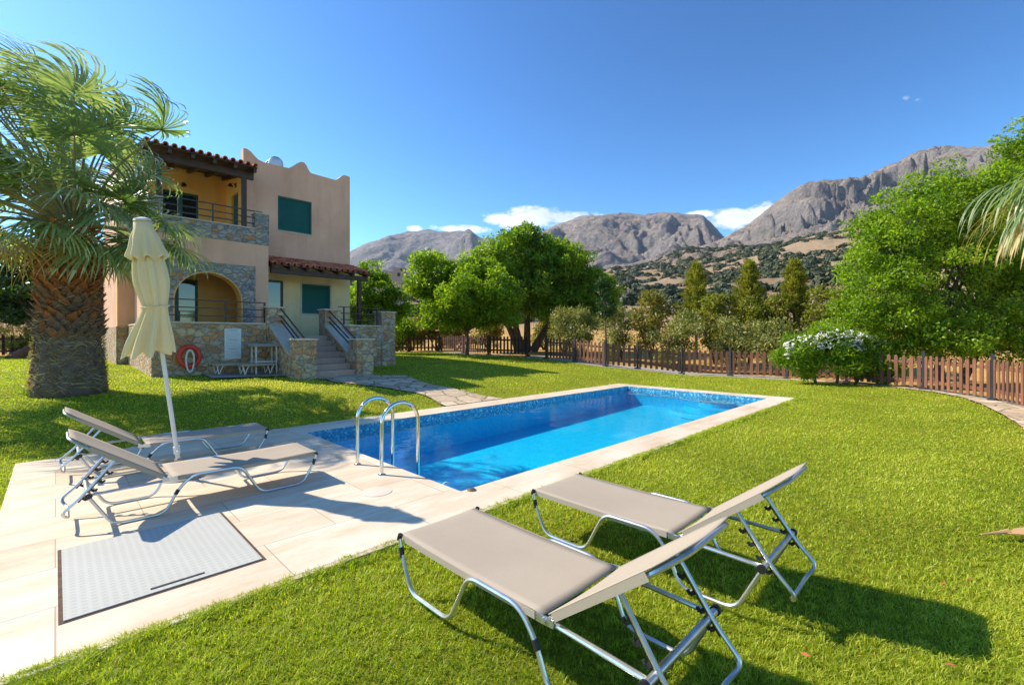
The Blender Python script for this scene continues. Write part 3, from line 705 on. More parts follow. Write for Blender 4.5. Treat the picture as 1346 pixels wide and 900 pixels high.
# ------------------------------------------------------------------ grass blades (stuff)
def grass():
    n = 620000
    d = np.exp(rng.uniform(np.log(1.25), np.log(29), n))
    a = rng.uniform(-1.32, 1.32, n)
    u = d * (1 + a) / S2; v = d * (1 - a) / S2
    u += rng.normal(size=n) * .03 * d ** .5; v += rng.normal(size=n) * .03 * d ** .5
    ne = 42000; de = rng.uniform(0, 1, ne)
    u[:ne] = -.4 + 13.8 * de ** 1.5; v[:ne] = DV0 + np.abs(rng.normal(size=ne)) * -.05 + .055
    d[:ne] = (u[:ne] + v[:ne]) / S2
    ok = in_poly(lawn_poly, u, v)
    ov = .035
    ok &= ~((u > DU0 + ov) & (u < DU1 - ov) & (v > DV0 + ov * rng.uniform(-.5, 2.2, n)) & (v < DV1 - ov))
    ok &= ~in_poly(pp, u, v)
    ok &= ~((u > 1.8) & (u < 9) & (v > 15.2)) & ~((u > 4.6) & (u < 6.9) & (v > 12.85)) & ~((u > 3) & (u < 4.65) & (v > 14.1))
    ok &= np.hypot(u - .2, v - 13.1) > .6
    u = u[ok]; v = v[ok]; d = d[ok]; n = len(u)
    patch = np.array([1.3 * mn.noise(Vector((x * .9, y * .9, 0))) + .9 * mn.noise(Vector((x * .3, y * .3, 8))) + .6 * mn.noise(Vector((x * 3.5, y * 3.5, 4))) for x, y in zip(u[::1], v[::1])])
    tuft = np.array([mn.noise(Vector((x * 14, y * 14, 9))) for x, y in zip(u, v)])
    edge = ((v > DV0 - .12) & (v < DV0 + .1) & (u > -.4) & (u < 13.4)).astype(float)
    h = (.017 + .011 * rng.random(n) + .014 * np.clip(tuft, -.5, 1) + .005 * patch) * (1 + .35 * edge) * np.clip(.9 + d * .02, 1, 1.4)
    w = .0042 * np.clip(d / 2.2, .8, 9) ** .8 * rng.uniform(.7, 1.3, n)
    z = ghn(v) - .022
    ang = rng.uniform(0, 2 * np.pi, n); lean = rng.uniform(.2, 1.7, n)
    sd = np.stack([np.cos(ang), np.sin(ang), np.zeros(n)], 1) * w[:, None] * .5
    la = ang + np.pi / 2 + rng.normal(size=n) * .7
    ld = np.stack([np.cos(la), np.sin(la), np.zeros(n)], 1) * (h * lean)[:, None]
    b = np.stack([u, v, z], 1); up = np.stack([np.zeros(n), np.zeros(n), h], 1)
    V = np.stack([b - sd, b + sd, b + up * .62 + ld * .35 + sd * .8, b + up * .62 + ld * .35 - sd * .8, b + up + ld], 1).reshape(-1, 3)
    i = np.arange(n) * 5
    q = np.stack([i, i + 1, i + 2, i + 3], 1); t = np.stack([i + 3, i + 2, i + 4], 1)
    dry = np.exp(-((u - 4.5) / 2.6) ** 2 - ((v - 12.6) / 1.0) ** 2)
    tint = np.clip(.47 + .42 * dry + .24 * patch + .24 * tuft + rng.normal(size=n) * .18 + (rng.random(n) < .06) * .5, 0, 1)
    o = npmesh('grass', V, [q, t], MT['grass'], None, np.concatenate([tint, tint]))
    tag(o, 'short bright green lawn grass around the swimming pool', 'grass', kind='stuff')
grass()

# ------------------------------------------------------------------ sun loungers
def make_lounger():
    root = empty('sun_lounger')
    WD = .57; x0 = 0; zs = .31; hx = 1.17; bx = 1.75; bz = .76
    # local: x from foot to head, y across (0..WD), z up
    ht = MB()
    for y in (0.0, WD):
        ht.tube([(0.02, y, zs - .015), (hx, y, zs - .015), (1.66, y, .285)], .0125, 8, .05)
    ht.tube([(0.0, .0, zs - .015), (-.02, WD / 2, zs - .02), (0.0, WD, zs - .015)], .0125, 8, .03)
    ht.build('seat_frame', MT['alu'], root, smooth=True)
    for y in (-.026, WD + .026):
        lg = MB()
        lg.tube([(.0, y, zs + .005), (.03, y, .20), (.13, y, .012), (.50, y, .012), (.66, y, zs - .002), (1.02, y, zs - .002), (1.12, y, .20), (1.20, y, .012), (1.52, y, .012), (1.66, y, .285)], .0125, 8, .07)
        o = lg.build('leg', MT['alu'], root, smooth=True)
        jb = MB()
        for (p, q) in (((.018, y, .25), (.032, y, .19)), ((1.115, y, .20), (1.135, y, .16)), ((.010, y, zs + .012), (-.004, y, zs - .02))):
            jb.tube([p, q], .0155, 8)
        for q in jb.each(): q.build('joint_sleeve', MT['dark'], o, smooth=True)
    cb = MB(); cb.tube([(1.655, -.035, .287), (1.655, WD + .035, .287)], .0165, 10); cb.build('cross_bar', MT['alu'], root, smooth=True)
    kb = MB()
    for y in (-.05, WD + .03): kb.tube([(1.655, y, .287), (1.655, y + .02, .287)], .023, 10)
    for q in kb.each(): q.build('end_cap', MT['dark'], root, smooth=True)
    # backrest frame
    dx, dz = bx - hx, bz - zs; ln = math.hypot(dx, dz); ex, ez = dx / ln, dz / ln
    def B(t, off=0): return (hx + ex * t - ez * off, 0, zs + ez * t + ex * off)
    bf = MB(); a = B(.01, -.012); b = B(ln - .12, -.012); c = B(ln, -.012 + .0)
    bf.tube([(a[0], .0, a[2]), (b[0], .0, b[2]), (c[0], .09, c[2]), (c[0], WD - .09, c[2]), (b[0], WD, b[2]), (a[0], WD, a[2])], .0125, 8, .06)
    bo = bf.build('back_frame', MT['alu'], root, smooth=True)
    # flat ratchet frame
    s1 = B(.40, -.02); y0, y1 = .045, WD - .045
    pr = MB(); pr.tube([(s1[0], y0, s1[2]), (1.69, y0, .27), (1.80, y0, .155), (1.76, y0 + .06, .10), (1.76, y1 - .06, .10), (1.80, y1, .155), (1.69, y1, .27), (s1[0], y1, s1[2])], .011, 8, .05)
    po = pr.build('support_frame', MT['alu'], root, smooth=True)
    A = Vector((s1[0], 0, s1[2])); Bv = Vector((1.70, 0, .262)); dd = (Bv - A).normalized(); nrm = Vector((dd.z, 0, -dd.x))
    if nrm.z > 0: nrm = -nrm
    for y in (y0, y1):
        tb = MB()
        tb.bar(A.lerp(Bv, .28) + Vector((0, y, 0)) + nrm * .006, Bv + Vector((0, y, 0)) + dd * .03 + nrm * .006, .012, .022, up=nrm)
        for k in range(4):
            p = A.lerp(Bv, .32 + .22 * k) + Vector((0, y, 0)); q = p + nrm * .045 + dd * .004
            tb.bar(p, q, .012, .018, up=dd); tb.bar(q, q - dd * .022, .012, .014, up=nrm)
        tb.build('ratchet_teeth', MT['dark'], po)
    # sling: curved foot end, slight sag, thickness
    def cloth(pts, wfun, name):
        nx = len(pts); ny = 12; V = []; F = []
        for i, (x, z) in enumerate(pts):
            w0, w1, sag = wfun(i / (nx - 1))
            for j in range(ny + 1):
                s = j / ny; y = w0 + (w1 - w0) * s
                V.append((x, y, z - sag * math.sin(math.pi * s)))
            # hem wraps under the tube on both sides
        mb = MB()
        n1 = ny + 1
        for i in range(nx - 1):
            for j in range(ny): F.append((i * n1 + j, (i + 1) * n1 + j, (i + 1) * n1 + j + 1, i * n1 + j + 1))
        mb.add(V, F)
        o = mb.build(name, MT['sling'], root, fix=False, smooth=True, angle=180)
        if o.data.polygons[0].normal.z < 0: o.data.flip_normals()
        sm = o.modifiers.new('Solidify', 'SOLIDIFY'); sm.thickness = .006; sm.offset = 0
        return o
    P = [(-.034, zs - .03), (-.03, zs - .012), (-.02, zs + .002), (0, zs + .006)] + [(hx * i / 16, zs + .008 - .012 * math.sin(math.pi * i / 16)) for i in range(1, 16)] + [(hx - .02, zs + .002)]
    def wf(t):
        e = .03 * max(0, 1 - t * 14); return (-.012 + e, WD + .012 - e, .006)
    so = cloth(P, wf, 'seat_sling')
    def hem(pts, name, par):
        for y in (-.0155, WD + .0155):
            hb = MB()
            hb.add([(x, y, z) for x, z in pts] + [(x + pts_off[0], y, z + pts_off[1]) for x, z in pts], [(i, i + 1, len(pts) + i + 1, len(pts) + i) for i in range(len(pts) - 1)])
            o = hb.build(name, MT['sling'], par, fix=False); s = o.modifiers.new('Solidify', 'SOLIDIFY'); s.thickness = .004
    pts_off = (0, -.034); hem([(0.03, zs + .007), (.6, zs + .002), (hx - .06, zs + .005)], 'sling_hem', so)
    P2 = [(B(ln * .035 + (ln * .965 + .01) * i / 14)) for i in range(15)]
    def wb(t):
        e = .085 * max(0, (t - .86) / .14) ** 1.4; return (-.012 + e, WD + .012 - e, .012)
    sb = cloth([(p[0] - ez * .008, p[2] + ex * .008) for p in P2], wb, 'back_sling')
    pts_off = (ez * .034, -ex * .034); p0 = B(.05, .006); p1 = B(ln - .13, .006); hem([(p0[0], p0[2]), (p1[0], p1[2])], 'sling_hem', sb)
    # hinge brackets
    for y in (-.02, WD + .02):
        hg = MB()
        hg.bar((hx - .05, y, zs - .01), (hx + .05, y, zs - .005), .006, .035); hg.tube([(hx, y - .012, zs - .004), (hx, y + .012, zs - .004)], .012, 8)
        hg.build('hinge', MT['alu'], root)
    return root
def lounger_at(o, foot, yaw, z, label):
    o.location = (foot[0], foot[1], z); o.rotation_euler = (0, 0, yaw); o['label'] = label; o['category'] = 'sun lounger'; o['group'] = 'folding sun loungers around the pool'
L0 = make_lounger()
# right pair: foot at v 2.47, running towards -v ; local x -> -Y, local y -> +X  : yaw -90
lounger_at(L0, (1.52, 2.47), -R(90), .02, 'taupe folding sun lounger on the grass nearest the camera, cut off by the bottom edge')
l1 = copy_tree(L0); lounger_at(l1, (2.70, 2.44), -R(90) + .01, .02, 'taupe folding sun lounger on the grass, right one of the pair beside the pool coping')
# left pair: foot at u 2, running towards -u, local x -> -X, local y -> -Y : yaw 180
l2 = copy_tree(L0); lounger_at(l2, (1.99, 5.57), R(180), 0, 'taupe folding sun lounger on the deck in front of the parasol, by the metal hatch')
l3 = copy_tree(L0); lounger_at(l3, (2.04, 7.30), R(180) - .01, 0, 'taupe folding sun lounger on the stone deck behind the parasol, farther from the hatch')

l2.scale = (1.09, 1, .98); l3.scale = (1.12, 1, .98)
# ------------------------------------------------------------------ folded parasol
def parasol():
    base = Vector((.98, 6.15, 0)); top = Vector((.62, 5.95, 2.78)); ax = (top - base).normalized()
    root = empty('folded_parasol', tuple(base), 0, 'closed cream parasol tied around its leaning white pole between two loungers', 'parasol')
    q = Vector((0, 0, 1)).rotation_difference(ax); root.rotation_mode = 'QUATERNION'; root.rotation_quaternion = q
    Ln = (top - base).length
    p = MB(); p.tube([(0, 0, .02), (0, 0, Ln - .02)], .021, 12); p.build('pole', MT['white'], root, smooth=True)
    b = MB(); b.lathe([(.20, 0), (.20, .03), (.16, .05), (.035, .06), (.035, .22), (.0235, .225)], n=20); b.build('base', MT['concrete'], root, smooth=True)
    c = MB(); c.tube([(0, 0, .28), (0, 0, .36)], .032, 10); c.tube([(0, -.03, .32), (0, -.07, .32)], .012, 8); c.build('height_clamp', MT['white'], root, smooth=True)
    # canopy: profile of radius by height, eight folds
    prof = [(1.40, .185), (1.42, .185), (1.48, .178), (1.56, .165), (1.64, .147), (1.72, .130), (1.79, .112), (1.85, .102), (1.89, .098), (1.93, .103), (1.99, .114), (2.07, .130), (2.16, .140), (2.27, .133), (2.38, .118), (2.48, .105), (2.56, .095)]
    n = 96; V = []; F = []
    for k, (z, r) in enumerate(prof):
        amp = .12 + .16 * max(0, (1.89 - z) / .5)
        for j in range(n):
            a = 2 * math.pi * j / n
            f = 1 + amp * math.cos(8 * a + .6 * math.sin(3 * a)) + .10 * amp * 6 * .3 * math.sin(13 * a + 2) + .06 * math.sin(21 * a + z * 3) * (.5 + amp)
            lift = .05 * math.cos(8 * a + .6 * math.sin(3 * a)) * max(0, (1.56 - z) / .25)
            k_ = .15 * max(0, (1.89 - z) / .5)      # the wind blows the loose hem to one side of the pole
            V.append((r * f * math.cos(a) - k_ * .707, r * f * math.sin(a) + k_ * .707, z - lift))
    for i in range(len(prof) - 1):
        for j in range(n): F.append((i * n + j, i * n + (j + 1) % n, (i + 1) * n + (j + 1) % n, (i + 1) * n + j))
    cm = MB(); cm.add(V, F); co = cm.build('canopy', MT['canvas'], root, fix=False, smooth=True, angle=180)
    s = co.modifiers.new('Solidify', 'SOLIDIFY'); s.thickness = .003
    s = co.modifiers.new('Sub', 'SUBSURF'); s.levels = 1; s.render_levels = 1
    # tie strap
    t = MB(); t.tube([(.106 * (1 + .1 * math.cos(8 * a)) * math.cos(a), .106 * (1 + .1 * math.cos(8 * a)) * math.sin(a), 1.89) for a in np.linspace(0, 2 * math.pi, 48, endpoint=False)], .012, 6, closed=True)
    t.build('strap', MT['canvas'], co, smooth=True)
    # vent cap skirt
    V = []; F = []; pr = [(2.38, .155), (2.40, .153), (2.50, .132), (2.60, .115), (2.68, .085), (2.75, .075), (2.775, .03)]
    for z, r in pr:
        for j in range(n):
            a = 2 * math.pi * j / n; am = .20 * max(0, (2.7 - z) / .3)
            f = 1 + am * math.cos(8 * a + 1); V.append((r * f * math.cos(a), r * f * math.sin(a), z + (.03 * math.cos(8 * a + 1) * max(0, (2.5 - z) / .12))))
    for i in range(len(pr) - 1):
        for j in range(n): F.append((i * n + j, i * n + (j + 1) % n, (i + 1) * n + (j + 1) % n, (i + 1) * n + j))
    vm = MB(); vm.add(V, F); vo = vm.build('vent_flap', MT['canvas'], co, fix=False, smooth=True, angle=180); s = vo.modifiers.new('Solidify', 'SOLIDIFY'); s.thickness = .003
    cap = MB(); cap.lathe([(.03, 2.76), (.078, 2.765), (.07, 2.785), (.02, 2.80)], n=16); cap.build('finial', MT['white'], root, smooth=True)
parasol()

# ------------------------------------------------------------------ pool ladder, lids
def ladder():
    root = empty('pool_ladder', (2.6, 4.68, 0), 0, 'polished steel pool ladder with two curved handrails at the near pool end', 'pool ladder')
    for y in (0, .58):
        m = MB(); pts = [(0, y, 0.0), (0, y, .56)] + [(.24 - .24 * math.cos(a), y, .56 + .23 * math.sin(a)) for a in np.linspace(.2, math.pi - .2, 12)] + [(.48, y, .56), (.48, y, -.58)]
        m.tube(pts, .0215, 14); m.build('handrail', MT['steel'], root, smooth=True, angle=60)
        f = MB(); f.lathe([(.045, .001), (.045, .006), (.03, .014), (.024, .02)], (0, y, 0), 16); f.build('foot_flange', MT['steel'], root, smooth=True)
    for z in (-.22, -.46):
        s = MB(); s.box((.44, .03, z - .015), (.52, .55, z + .015)); s.build('tread', MT['white'], root, bevel=.005)
ladder()
sk = MB(); sk.lathe([(.15, .0005), (.15, .004), (.14, .005)], (2.28, 4.20, 0), 28); o = sk.build('skimmer_lid', simple('lid', (.70, .60, .48), (.62, .53, .42), 8, .6), smooth=True); tag(o, 'round cream skimmer lid set flush in the deck near the ladder', 'lid')
sk2 = MB(); sk2.lathe([(.05, .0005), (.05, .004), (.01, .006)], (2.42, 5.62, 0), 20); o = sk2.build('drain_cap', simple('lid2', (.66, .60, .50), None, 8, .5), smooth=True); tag(o, 'small round cap in the deck behind the ladder', 'cap')
o = MB(); o.lathe([(.045, 0.0005), (.045, .01), (.03, .02), (.0, .022)], (2.98, 3.56, 0), 16); tag(o.build('anchor_cap', simple('bronze', (.35, .25, .15), None, 8, .3, metal=.7), smooth=True), 'small bronze cap at the near corner of the pool coping', 'cap')
o = MB(); o.tube([(PU0 + .02, 3.98, -.25), (PU0 + .03, 3.98, -.03), (PU0 + .07, 3.96, -.0), (PU0 + .11, 3.94, -.03)], .008, 8, .03); tag(o.build('hose_hook', MT['white'], smooth=True), 'small white bent hook at the water edge by the near pool corner', 'hook')

def hatch():
    root = empty('access_hatch', (.03, 3.47, 0), 0, 'square light grey grated metal hatch cover set into the stone deck', 'hatch cover')
    g = MB(); g.box((-.02, -.008, .0005), (1.012, 1.212, .0022)); g.build('rusty_gap', simple('rust', (.14, .075, .04), (.05, .03, .02), 12, .9), root)
    p = MB(); p.box((0, .01, .0028), (.99, 1.19, .010)); p.build('cover_plate', MT['plate'], root, bevel=.002)
    h = MB(); h.box((.38, .055, .0105), (.66, .075, .013)); h.build('lift_slot', MT['dark'], root)
hatch()

# ------------------------------------------------------------------ villa
villa = empty('holiday_villa', (1.5, 20.7, .4), 0, 'two storey pink rendered villa with stone terrace, arch, balcony and red tiled canopies', 'house')
VX = Vector((1.5, 20.7, .4))
def vb(mb, name, m, parent=None, **k):
    """villa parts are modelled in world metres, stored relative to the villa's base"""
    if parent is None:
        mb.v = [(x - VX.x, y - VX.y, z - VX.z) for x, y, z in mb.v]; return mb.build(name, m, villa, **k)
    mb.v = [(x - VX.x, y - VX.y, z - VX.z) for x, y, z in mb.v]; return mb.build(name, m, parent, **k)
def vbe(mb, name, m, parent=None, **k):
    for q in mb.each(): vb(q, name, m, parent, **k)
A, Bp, T, C, NB = 18.3, 16.9, 15.2, 20.7, 12.85
# block A front wall, two window holes and a door hole, curved parapet
def hump(pts): return pts
topA = [(4.74, 8.30), (4.86, 8.30), (4.98, 8.24), (5.10, 8.12), (5.22, 8.02), (5.40, 7.97), (6.28, 7.98), (6.42, 8.09), (6.58, 8.24), (6.72, 8.34), (6.86, 8.35), (6.95, 8.24), (7.02, 8.10), (7.12, 8.0), (8.10, 7.97), (8.22, 8.06), (8.36, 8.20), (8.48, 8.27), (8.71, 8.24)]
m = MB(); m.prism([(4.74, .2), (8.71, .2)] + topA[::-1], [[(5.89, 5.57), (7.14, 5.57), (7.14, 6.86), (5.89, 6.86)], [(6.76, 2.47), (7.87, 2.47), (7.87, 3.63), (6.76, 3.63)], [(5.16, 1.6), (6.08, 1.6), (6.08, 3.68), (5.16, 3.68)]], A, A + .28, 'y')
wallA = vb(m, 'front_wall', MT['pink'])
# ground floor paint band under the canopy: separate thin skin, cream
m = MB(); m.prism([(5.16, 1.6), (8.712, 1.6), (8.712, 4.3), (5.16, 4.3)], [[(6.76, 2.47), (7.87, 2.47), (7.87, 3.63), (6.76, 3.63)], [(5.162, 1.61), (6.08, 1.61), (6.08, 3.68), (5.162, 3.68)]], A - .006, A - .001, 'y'); vb(m, 'cream_wall_face', MT['cream'])
m = MB()
m.prism([(18.58, .2), (27, .2), (27, 8.25), (26.8, 8.3), (26.4, 8.0), (23.2, 7.97), (22.9, 8.3), (22.7, 8.3), (22.4, 7.97), (18.58, 7.97)], [], 8.43, 8.71, 'x'); vb(m, 'side_wall', MT['pink'])
m = MB(); m.prism([(A + .28, 4.7), (C, 4.7), (C, 7.97), (A + .28, 7.97)], [[(18.95, 4.8), (19.85, 4.8), (19.85, 6.9), (18.95, 6.9)]], 4.74, 4.98, 'x'); vb(m, 'balcony_side_wall', MT['yellow'])
m = MB(); m.prism([(1.5, .3), (4.98, .3), (4.98, 7.9), (2.1, 7.9), (2.0, 8.1), (1.85, 8.5), (1.5, 8.5)], [[(2.75, 4.8), (3.85, 4.8), (3.85, 6.95), (2.75, 6.95)]], C, C + .25, 'y'); vb(m, 'balcony_back_wall', MT['yellow'])
m = MB(); m.prism([(C + .25, .3), (27, .3), (27, 8.5), (26.7, 8.5), (26.4, 8.0), (24.4, 7.95), (24.2, 8.35), (23.8, 8.35), (23.6, 7.95), (21.5, 7.95), (21.2, 8.5), (C + .25, 8.5)], [], 1.5, 1.75, 'x'); vb(m, 'left_wall', MT['pink'])
m = MB(); m.box((1.75, 26.75, .3), (8.43, 27, 7.9)); vb(m, 'rear_wall', MT['pink'])
m = MB(); m.box((1.76, 20.96, 7.45), (8.42, 26.74, 7.6)); m.box((4.99, 18.6, 7.45), (8.42, 20.95, 7.6)); vb(m, 'flat_roof', MT['concrete'])
m = MB(); m.box((1.502, C - .012, 1.95), (1.949, C - .001, 8.49)); m.box((1.949, C - .012, 5.17), (2.16, C - .001, 7.8)); vbe(m, 'pink_wall_face', MT['pink'])
# block B: arch wall
arch = [(2.50, 1.3)] + [(3.42 - .92 * math.cos(t), 2.68 + .92 * math.sin(t)) for t in np.linspace(0, math.pi, 25)] + [(4.34, 1.3)]
m = MB(); m.prism([(1.95, .3), (2.50, .3), (2.5, 1.3)] + arch[1:-1] + [(4.34, 1.3), (4.34, .3), (5.14, .3), (5.14, 4.69), (1.95, 4.69)], [], Bp, Bp + .45, 'y'); vb(m, 'arch_wall', MT['pink'])
m = MB(); m.prism([(1.97, 1.3)] + arch[:1] + arch[1:-1] + [(4.34, 1.3), (4.73, 1.3), (4.73, 3.90), (1.97, 3.90)], [], Bp - .035, Bp - .001, 'y'); vb(m, 'arch_stone_facing', MT['stoneg'])
m = MB()
inr = [(3.42 - .922 * math.cos(t), 2.68 + .922 * math.sin(t)) for t in np.linspace(0, math.pi, 25)]; ins = [(3.42 - .895 * math.cos(t), 2.68 + .895 * math.sin(t)) for t in np.linspace(0, math.pi, 25)]
m.prism([(2.498, 1.3)] + inr + [(4.342, 1.3), (4.315, 1.3)] + ins[::-1] + [(2.525, 1.3)], [], Bp - .05, Bp + .452, 'y'); vb(m, 'arch_lining', MT['yellow'])
m = MB(); m.prism([(Bp + .45, .3), (C, .3), (C, 4.69), (Bp + .45, 4.69)], [], 1.95, 2.2, 'x'); m.prism([(Bp + .45, .3), (A, .3), (A, 4.69), (Bp + .45, 4.69)], [], 4.9, 5.14, 'x'); vbe(m, 'porch_side_wall', MT['pink'])
m = MB(); m.prism([(2.21, 1.55), (4.74, 1.55), (4.74, 4.5), (2.21, 4.5)], [[(2.3, 1.6), (3.47, 1.6), (3.47, 3.52), (2.3, 3.52)]], 18.8, 18.99, 'y'); vb(m, 'porch_back_wall', MT['yellow'])
m = MB(); m.box((4.75, A + .29, .3), (4.97, C - .01, 4.6)); vb(m, 'inner_wall', MT['pink'])
m = MB(); m.box((1.955, Bp + .03, 4.69), (5.135, C - .002, 4.79)); vb(m, 'balcony_floor', MT['concrete'])
m = MB(); m.box((2.25, Bp - .02, 4.66), (4.72, Bp + .24, 5.16)); m.box((1.90, Bp - .025, 4.655), (2.25, Bp + .32, 5.68)); m.box((4.72, Bp - .025, 4.655), (5.16, Bp + .34, 5.70)); m.box((1.93, Bp + .32, 4.66), (2.15, C - .02, 5.16)); m.box((4.9, Bp + .34, 4.66), (5.15, A - .01, 5.16)); vbe(m, 'balcony_stone_parapet', MT['stoneg'], bevel=.02)
m = MB(); m.box((2.24, Bp - .04, 5.16), (4.73, Bp + .26, 5.20)); m.box((1.88, Bp - .045, 5.68), (2.27, Bp + .34, 5.72)); m.box((4.70, Bp - .045, 5.70), (5.18, Bp + .36, 5.74)); vbe(m, 'balcony_coping', MT['cap'], bevel=.01)
# railings
def rail(name, p, q, z0, heights, posts, parent=None):
    m = MB(); p = Vector(p); q = Vector(q)
    for h in heights: m.bar(p + Vector((0, 0, h)), q + Vector((0, 0, h)), .035, .03)
    for t in posts:
        b = p.lerp(q, t); m.bar((b.x, b.y, b.z + z0), (b.x, b.y, b.z + heights[-1] + .012), .045, .045, up=(0, 1, 0))
    return vb(m, name, MT['rail'])
rail('balcony_railing', (2.1, Bp + .12, 0), (4.98, Bp + .12, 0), 5.2, (5.37, 5.57, 5.79), (.19, .50, .80))
rail('terrace_railing', (1.9, T + .16, 0), (4.60, T + .16, 0), 1.98, (2.16, 2.38, 2.60), (.02, .60, .985))
rail('terrace_railing', (6.9, T + .16, 0), (8.5, T + .16, 0), 1.98, (2.16, 2.38, 2.60), (.12, .90))
rail('terrace_railing', (8.8, T + .5, 0), (8.8, A - .2, 0), 1.98, (2.16, 2.38, 2.60), (.05, .5, .97))
for uu in (4.98, 6.50): rail('stair_handrail', (uu, T + .1, 2.42), (uu, NB + .45, 1.46), -.45, (-.30, -.15, .06), (.02, .97))
# windows and doors
def shutter(u0, u1, z0, z1, v):
    f = MB(); f.prism([(u0, z0), (u1, z0), (u1, z1), (u0, z1)], [[(u0 + .05, z0 + .05), (u1 - .05, z0 + .05), (u1 - .05, z1 - .05), (u0 + .05, z1 - .05)]], v + .05, v + .13, 'y'); fo = vb(f, 'window', MT['green'])
    s = MB(); n = int((z1 - z0 - .1) / .045)
    for i in range(n):
        zz = z0 + .055 + i * (z1 - z0 - .11) / n; h = (z1 - z0 - .11) / n
        s.add([(u0 + .05, v + .085, zz), (u1 - .05, v + .085, zz), (u1 - .05, v + .10, zz + h), (u0 + .05, v + .10, zz + h), (u0 + .05, v + .10, zz), (u1 - .05, v + .10, zz)], [(0, 1, 2, 3), (0, 4, 5, 1)])
    vb(s, 'roller_shutter', MT['green'], fo)
    l = MB(); l.box((u0 - .04, v - .03, z0 - .045), (u1 + .04, v + .05, z0 - .003)); vb(l, 'sill', MT['cap'], fo)
shutter(5.89, 7.14, 5.57, 6.86, A); shutter(6.76, 7.87, 2.47, 3.63, A)
m = MB(); m.prism([(6.70, 2.41), (7.93, 2.41), (7.93, 3.69), (6.70, 3.69)], [[(6.76, 2.47), (7.87, 2.47), (7.87, 3.63), (6.76, 3.63)]], A - .02, A - .007, 'y'); vb(m, 'window_surround', MT['cap'])
def glassdoor(u0, u1, z0, z1, v, leaves=2, name='sliding_door'):
    f = MB(); ho = []; w = (u1 - u0) / leaves
    for k in range(leaves): ho.append([(u0 + k * w + .06, z0 + .08), (u0 + (k + 1) * w - .06, z0 + .08), (u0 + (k + 1) * w - .06, z1 - .07), (u0 + k * w + .06, z1 - .07)])
    f.prism([(u0, z0), (u1, z0), (u1, z1), (u0, z1)], ho, v + .08, v + .14, 'y'); fo = vb(f, name, MT['green'])
    for k, h in enumerate(ho):
        g = MB(); g.box((h[0][0], v + .105, h[0][1]), (h[1][0], v + .115, h[2][1])); vb(g, 'pane', MT['glass'], fo)
    return fo
glassdoor(2.75, 3.85, 4.8, 6.95, C); glassdoor(2.3, 3.47, 1.6, 3.52, 18.8)
df = glassdoor(5.16, 6.08, 1.6, 3.68, A, 1, 'front_door')
hd = MB(); hd.tube([(5.98, A + .08, 2.65), (5.98, A + .02, 2.65), (5.88, A + .02, 2.65)], .01, 6); vb(hd, 'handle', MT['steel'], df)
m = MB(); m.box((4.82, 18.95, 4.8), (4.88, 19.85, 6.9)); sd = vb(m, 'balcony_door', MT['green'])
hd = MB(); hd.tube([(4.82, 19.7, 5.8), (4.79, 19.7, 5.8), (4.79, 19.6, 5.8)], .01, 6); vb(hd, 'handle', MT['steel'], sd)

# tiled canopies
def tile_roof(u0, u1, v0, z0, v1, z1, name, parent=None):
    n = int((u1 - u0) / .205); w = (u1 - u0) / n; ln = math.hypot(v1 - v0, z1 - z0); rows = int(ln / .34) + 1
    d = Vector((0, v1 - v0, z1 - z0)).normalized(); up = Vector((0, -d.z, d.y)); m = MB(); seg = 6
    for k in range(n):
        for rI in range(rows):
            s0 = rI * ln / rows - (.03 if rI else .0); s1 = (rI + 1) * ln / rows + .02
            tn = random.random(); lift0 = .028; lift1 = .006
            for conv in (True, False):
                cx = u0 + (k + .5) * w + (0 if conv else w * .5)
                if not conv and k == n - 1: continue
                V = []; ra = w * (.33 if conv else .30)
                for s, lf, sc in ((s0, lift0, 1.08), (s1, lift1, .9)):
                    for th in (0, .018):
                        for j in range(seg + 1):
                            a = math.pi * j / seg
                            rr = ra * sc - (th if conv else -th * .0)
                            off = (math.sin(a) * rr if conv else .02 - math.sin(a) * rr * .6 - th) + lf + (.0 if conv else .0)
                            p = Vector((cx - math.cos(a) * rr, v0, z0)) + d * s + up * off; V.append(p)
                q = seg + 1; F = []
                for j in range(seg):
                    F += [(j, j + 1, 2 * q + j + 1, 2 * q + j), (q + j, 3 * q + j, 3 * q + j + 1, q + j + 1), (j, q + j, q + j + 1, j + 1)]
                F += [(0, 2 * q, 3 * q, q), (q - 1, 2 * q - 1, 4 * q - 1, 3 * q - 1)]
                m.add(V, F, tn if conv else tn * .5)
    return vb(m, name, MT['tile'], smooth=False)
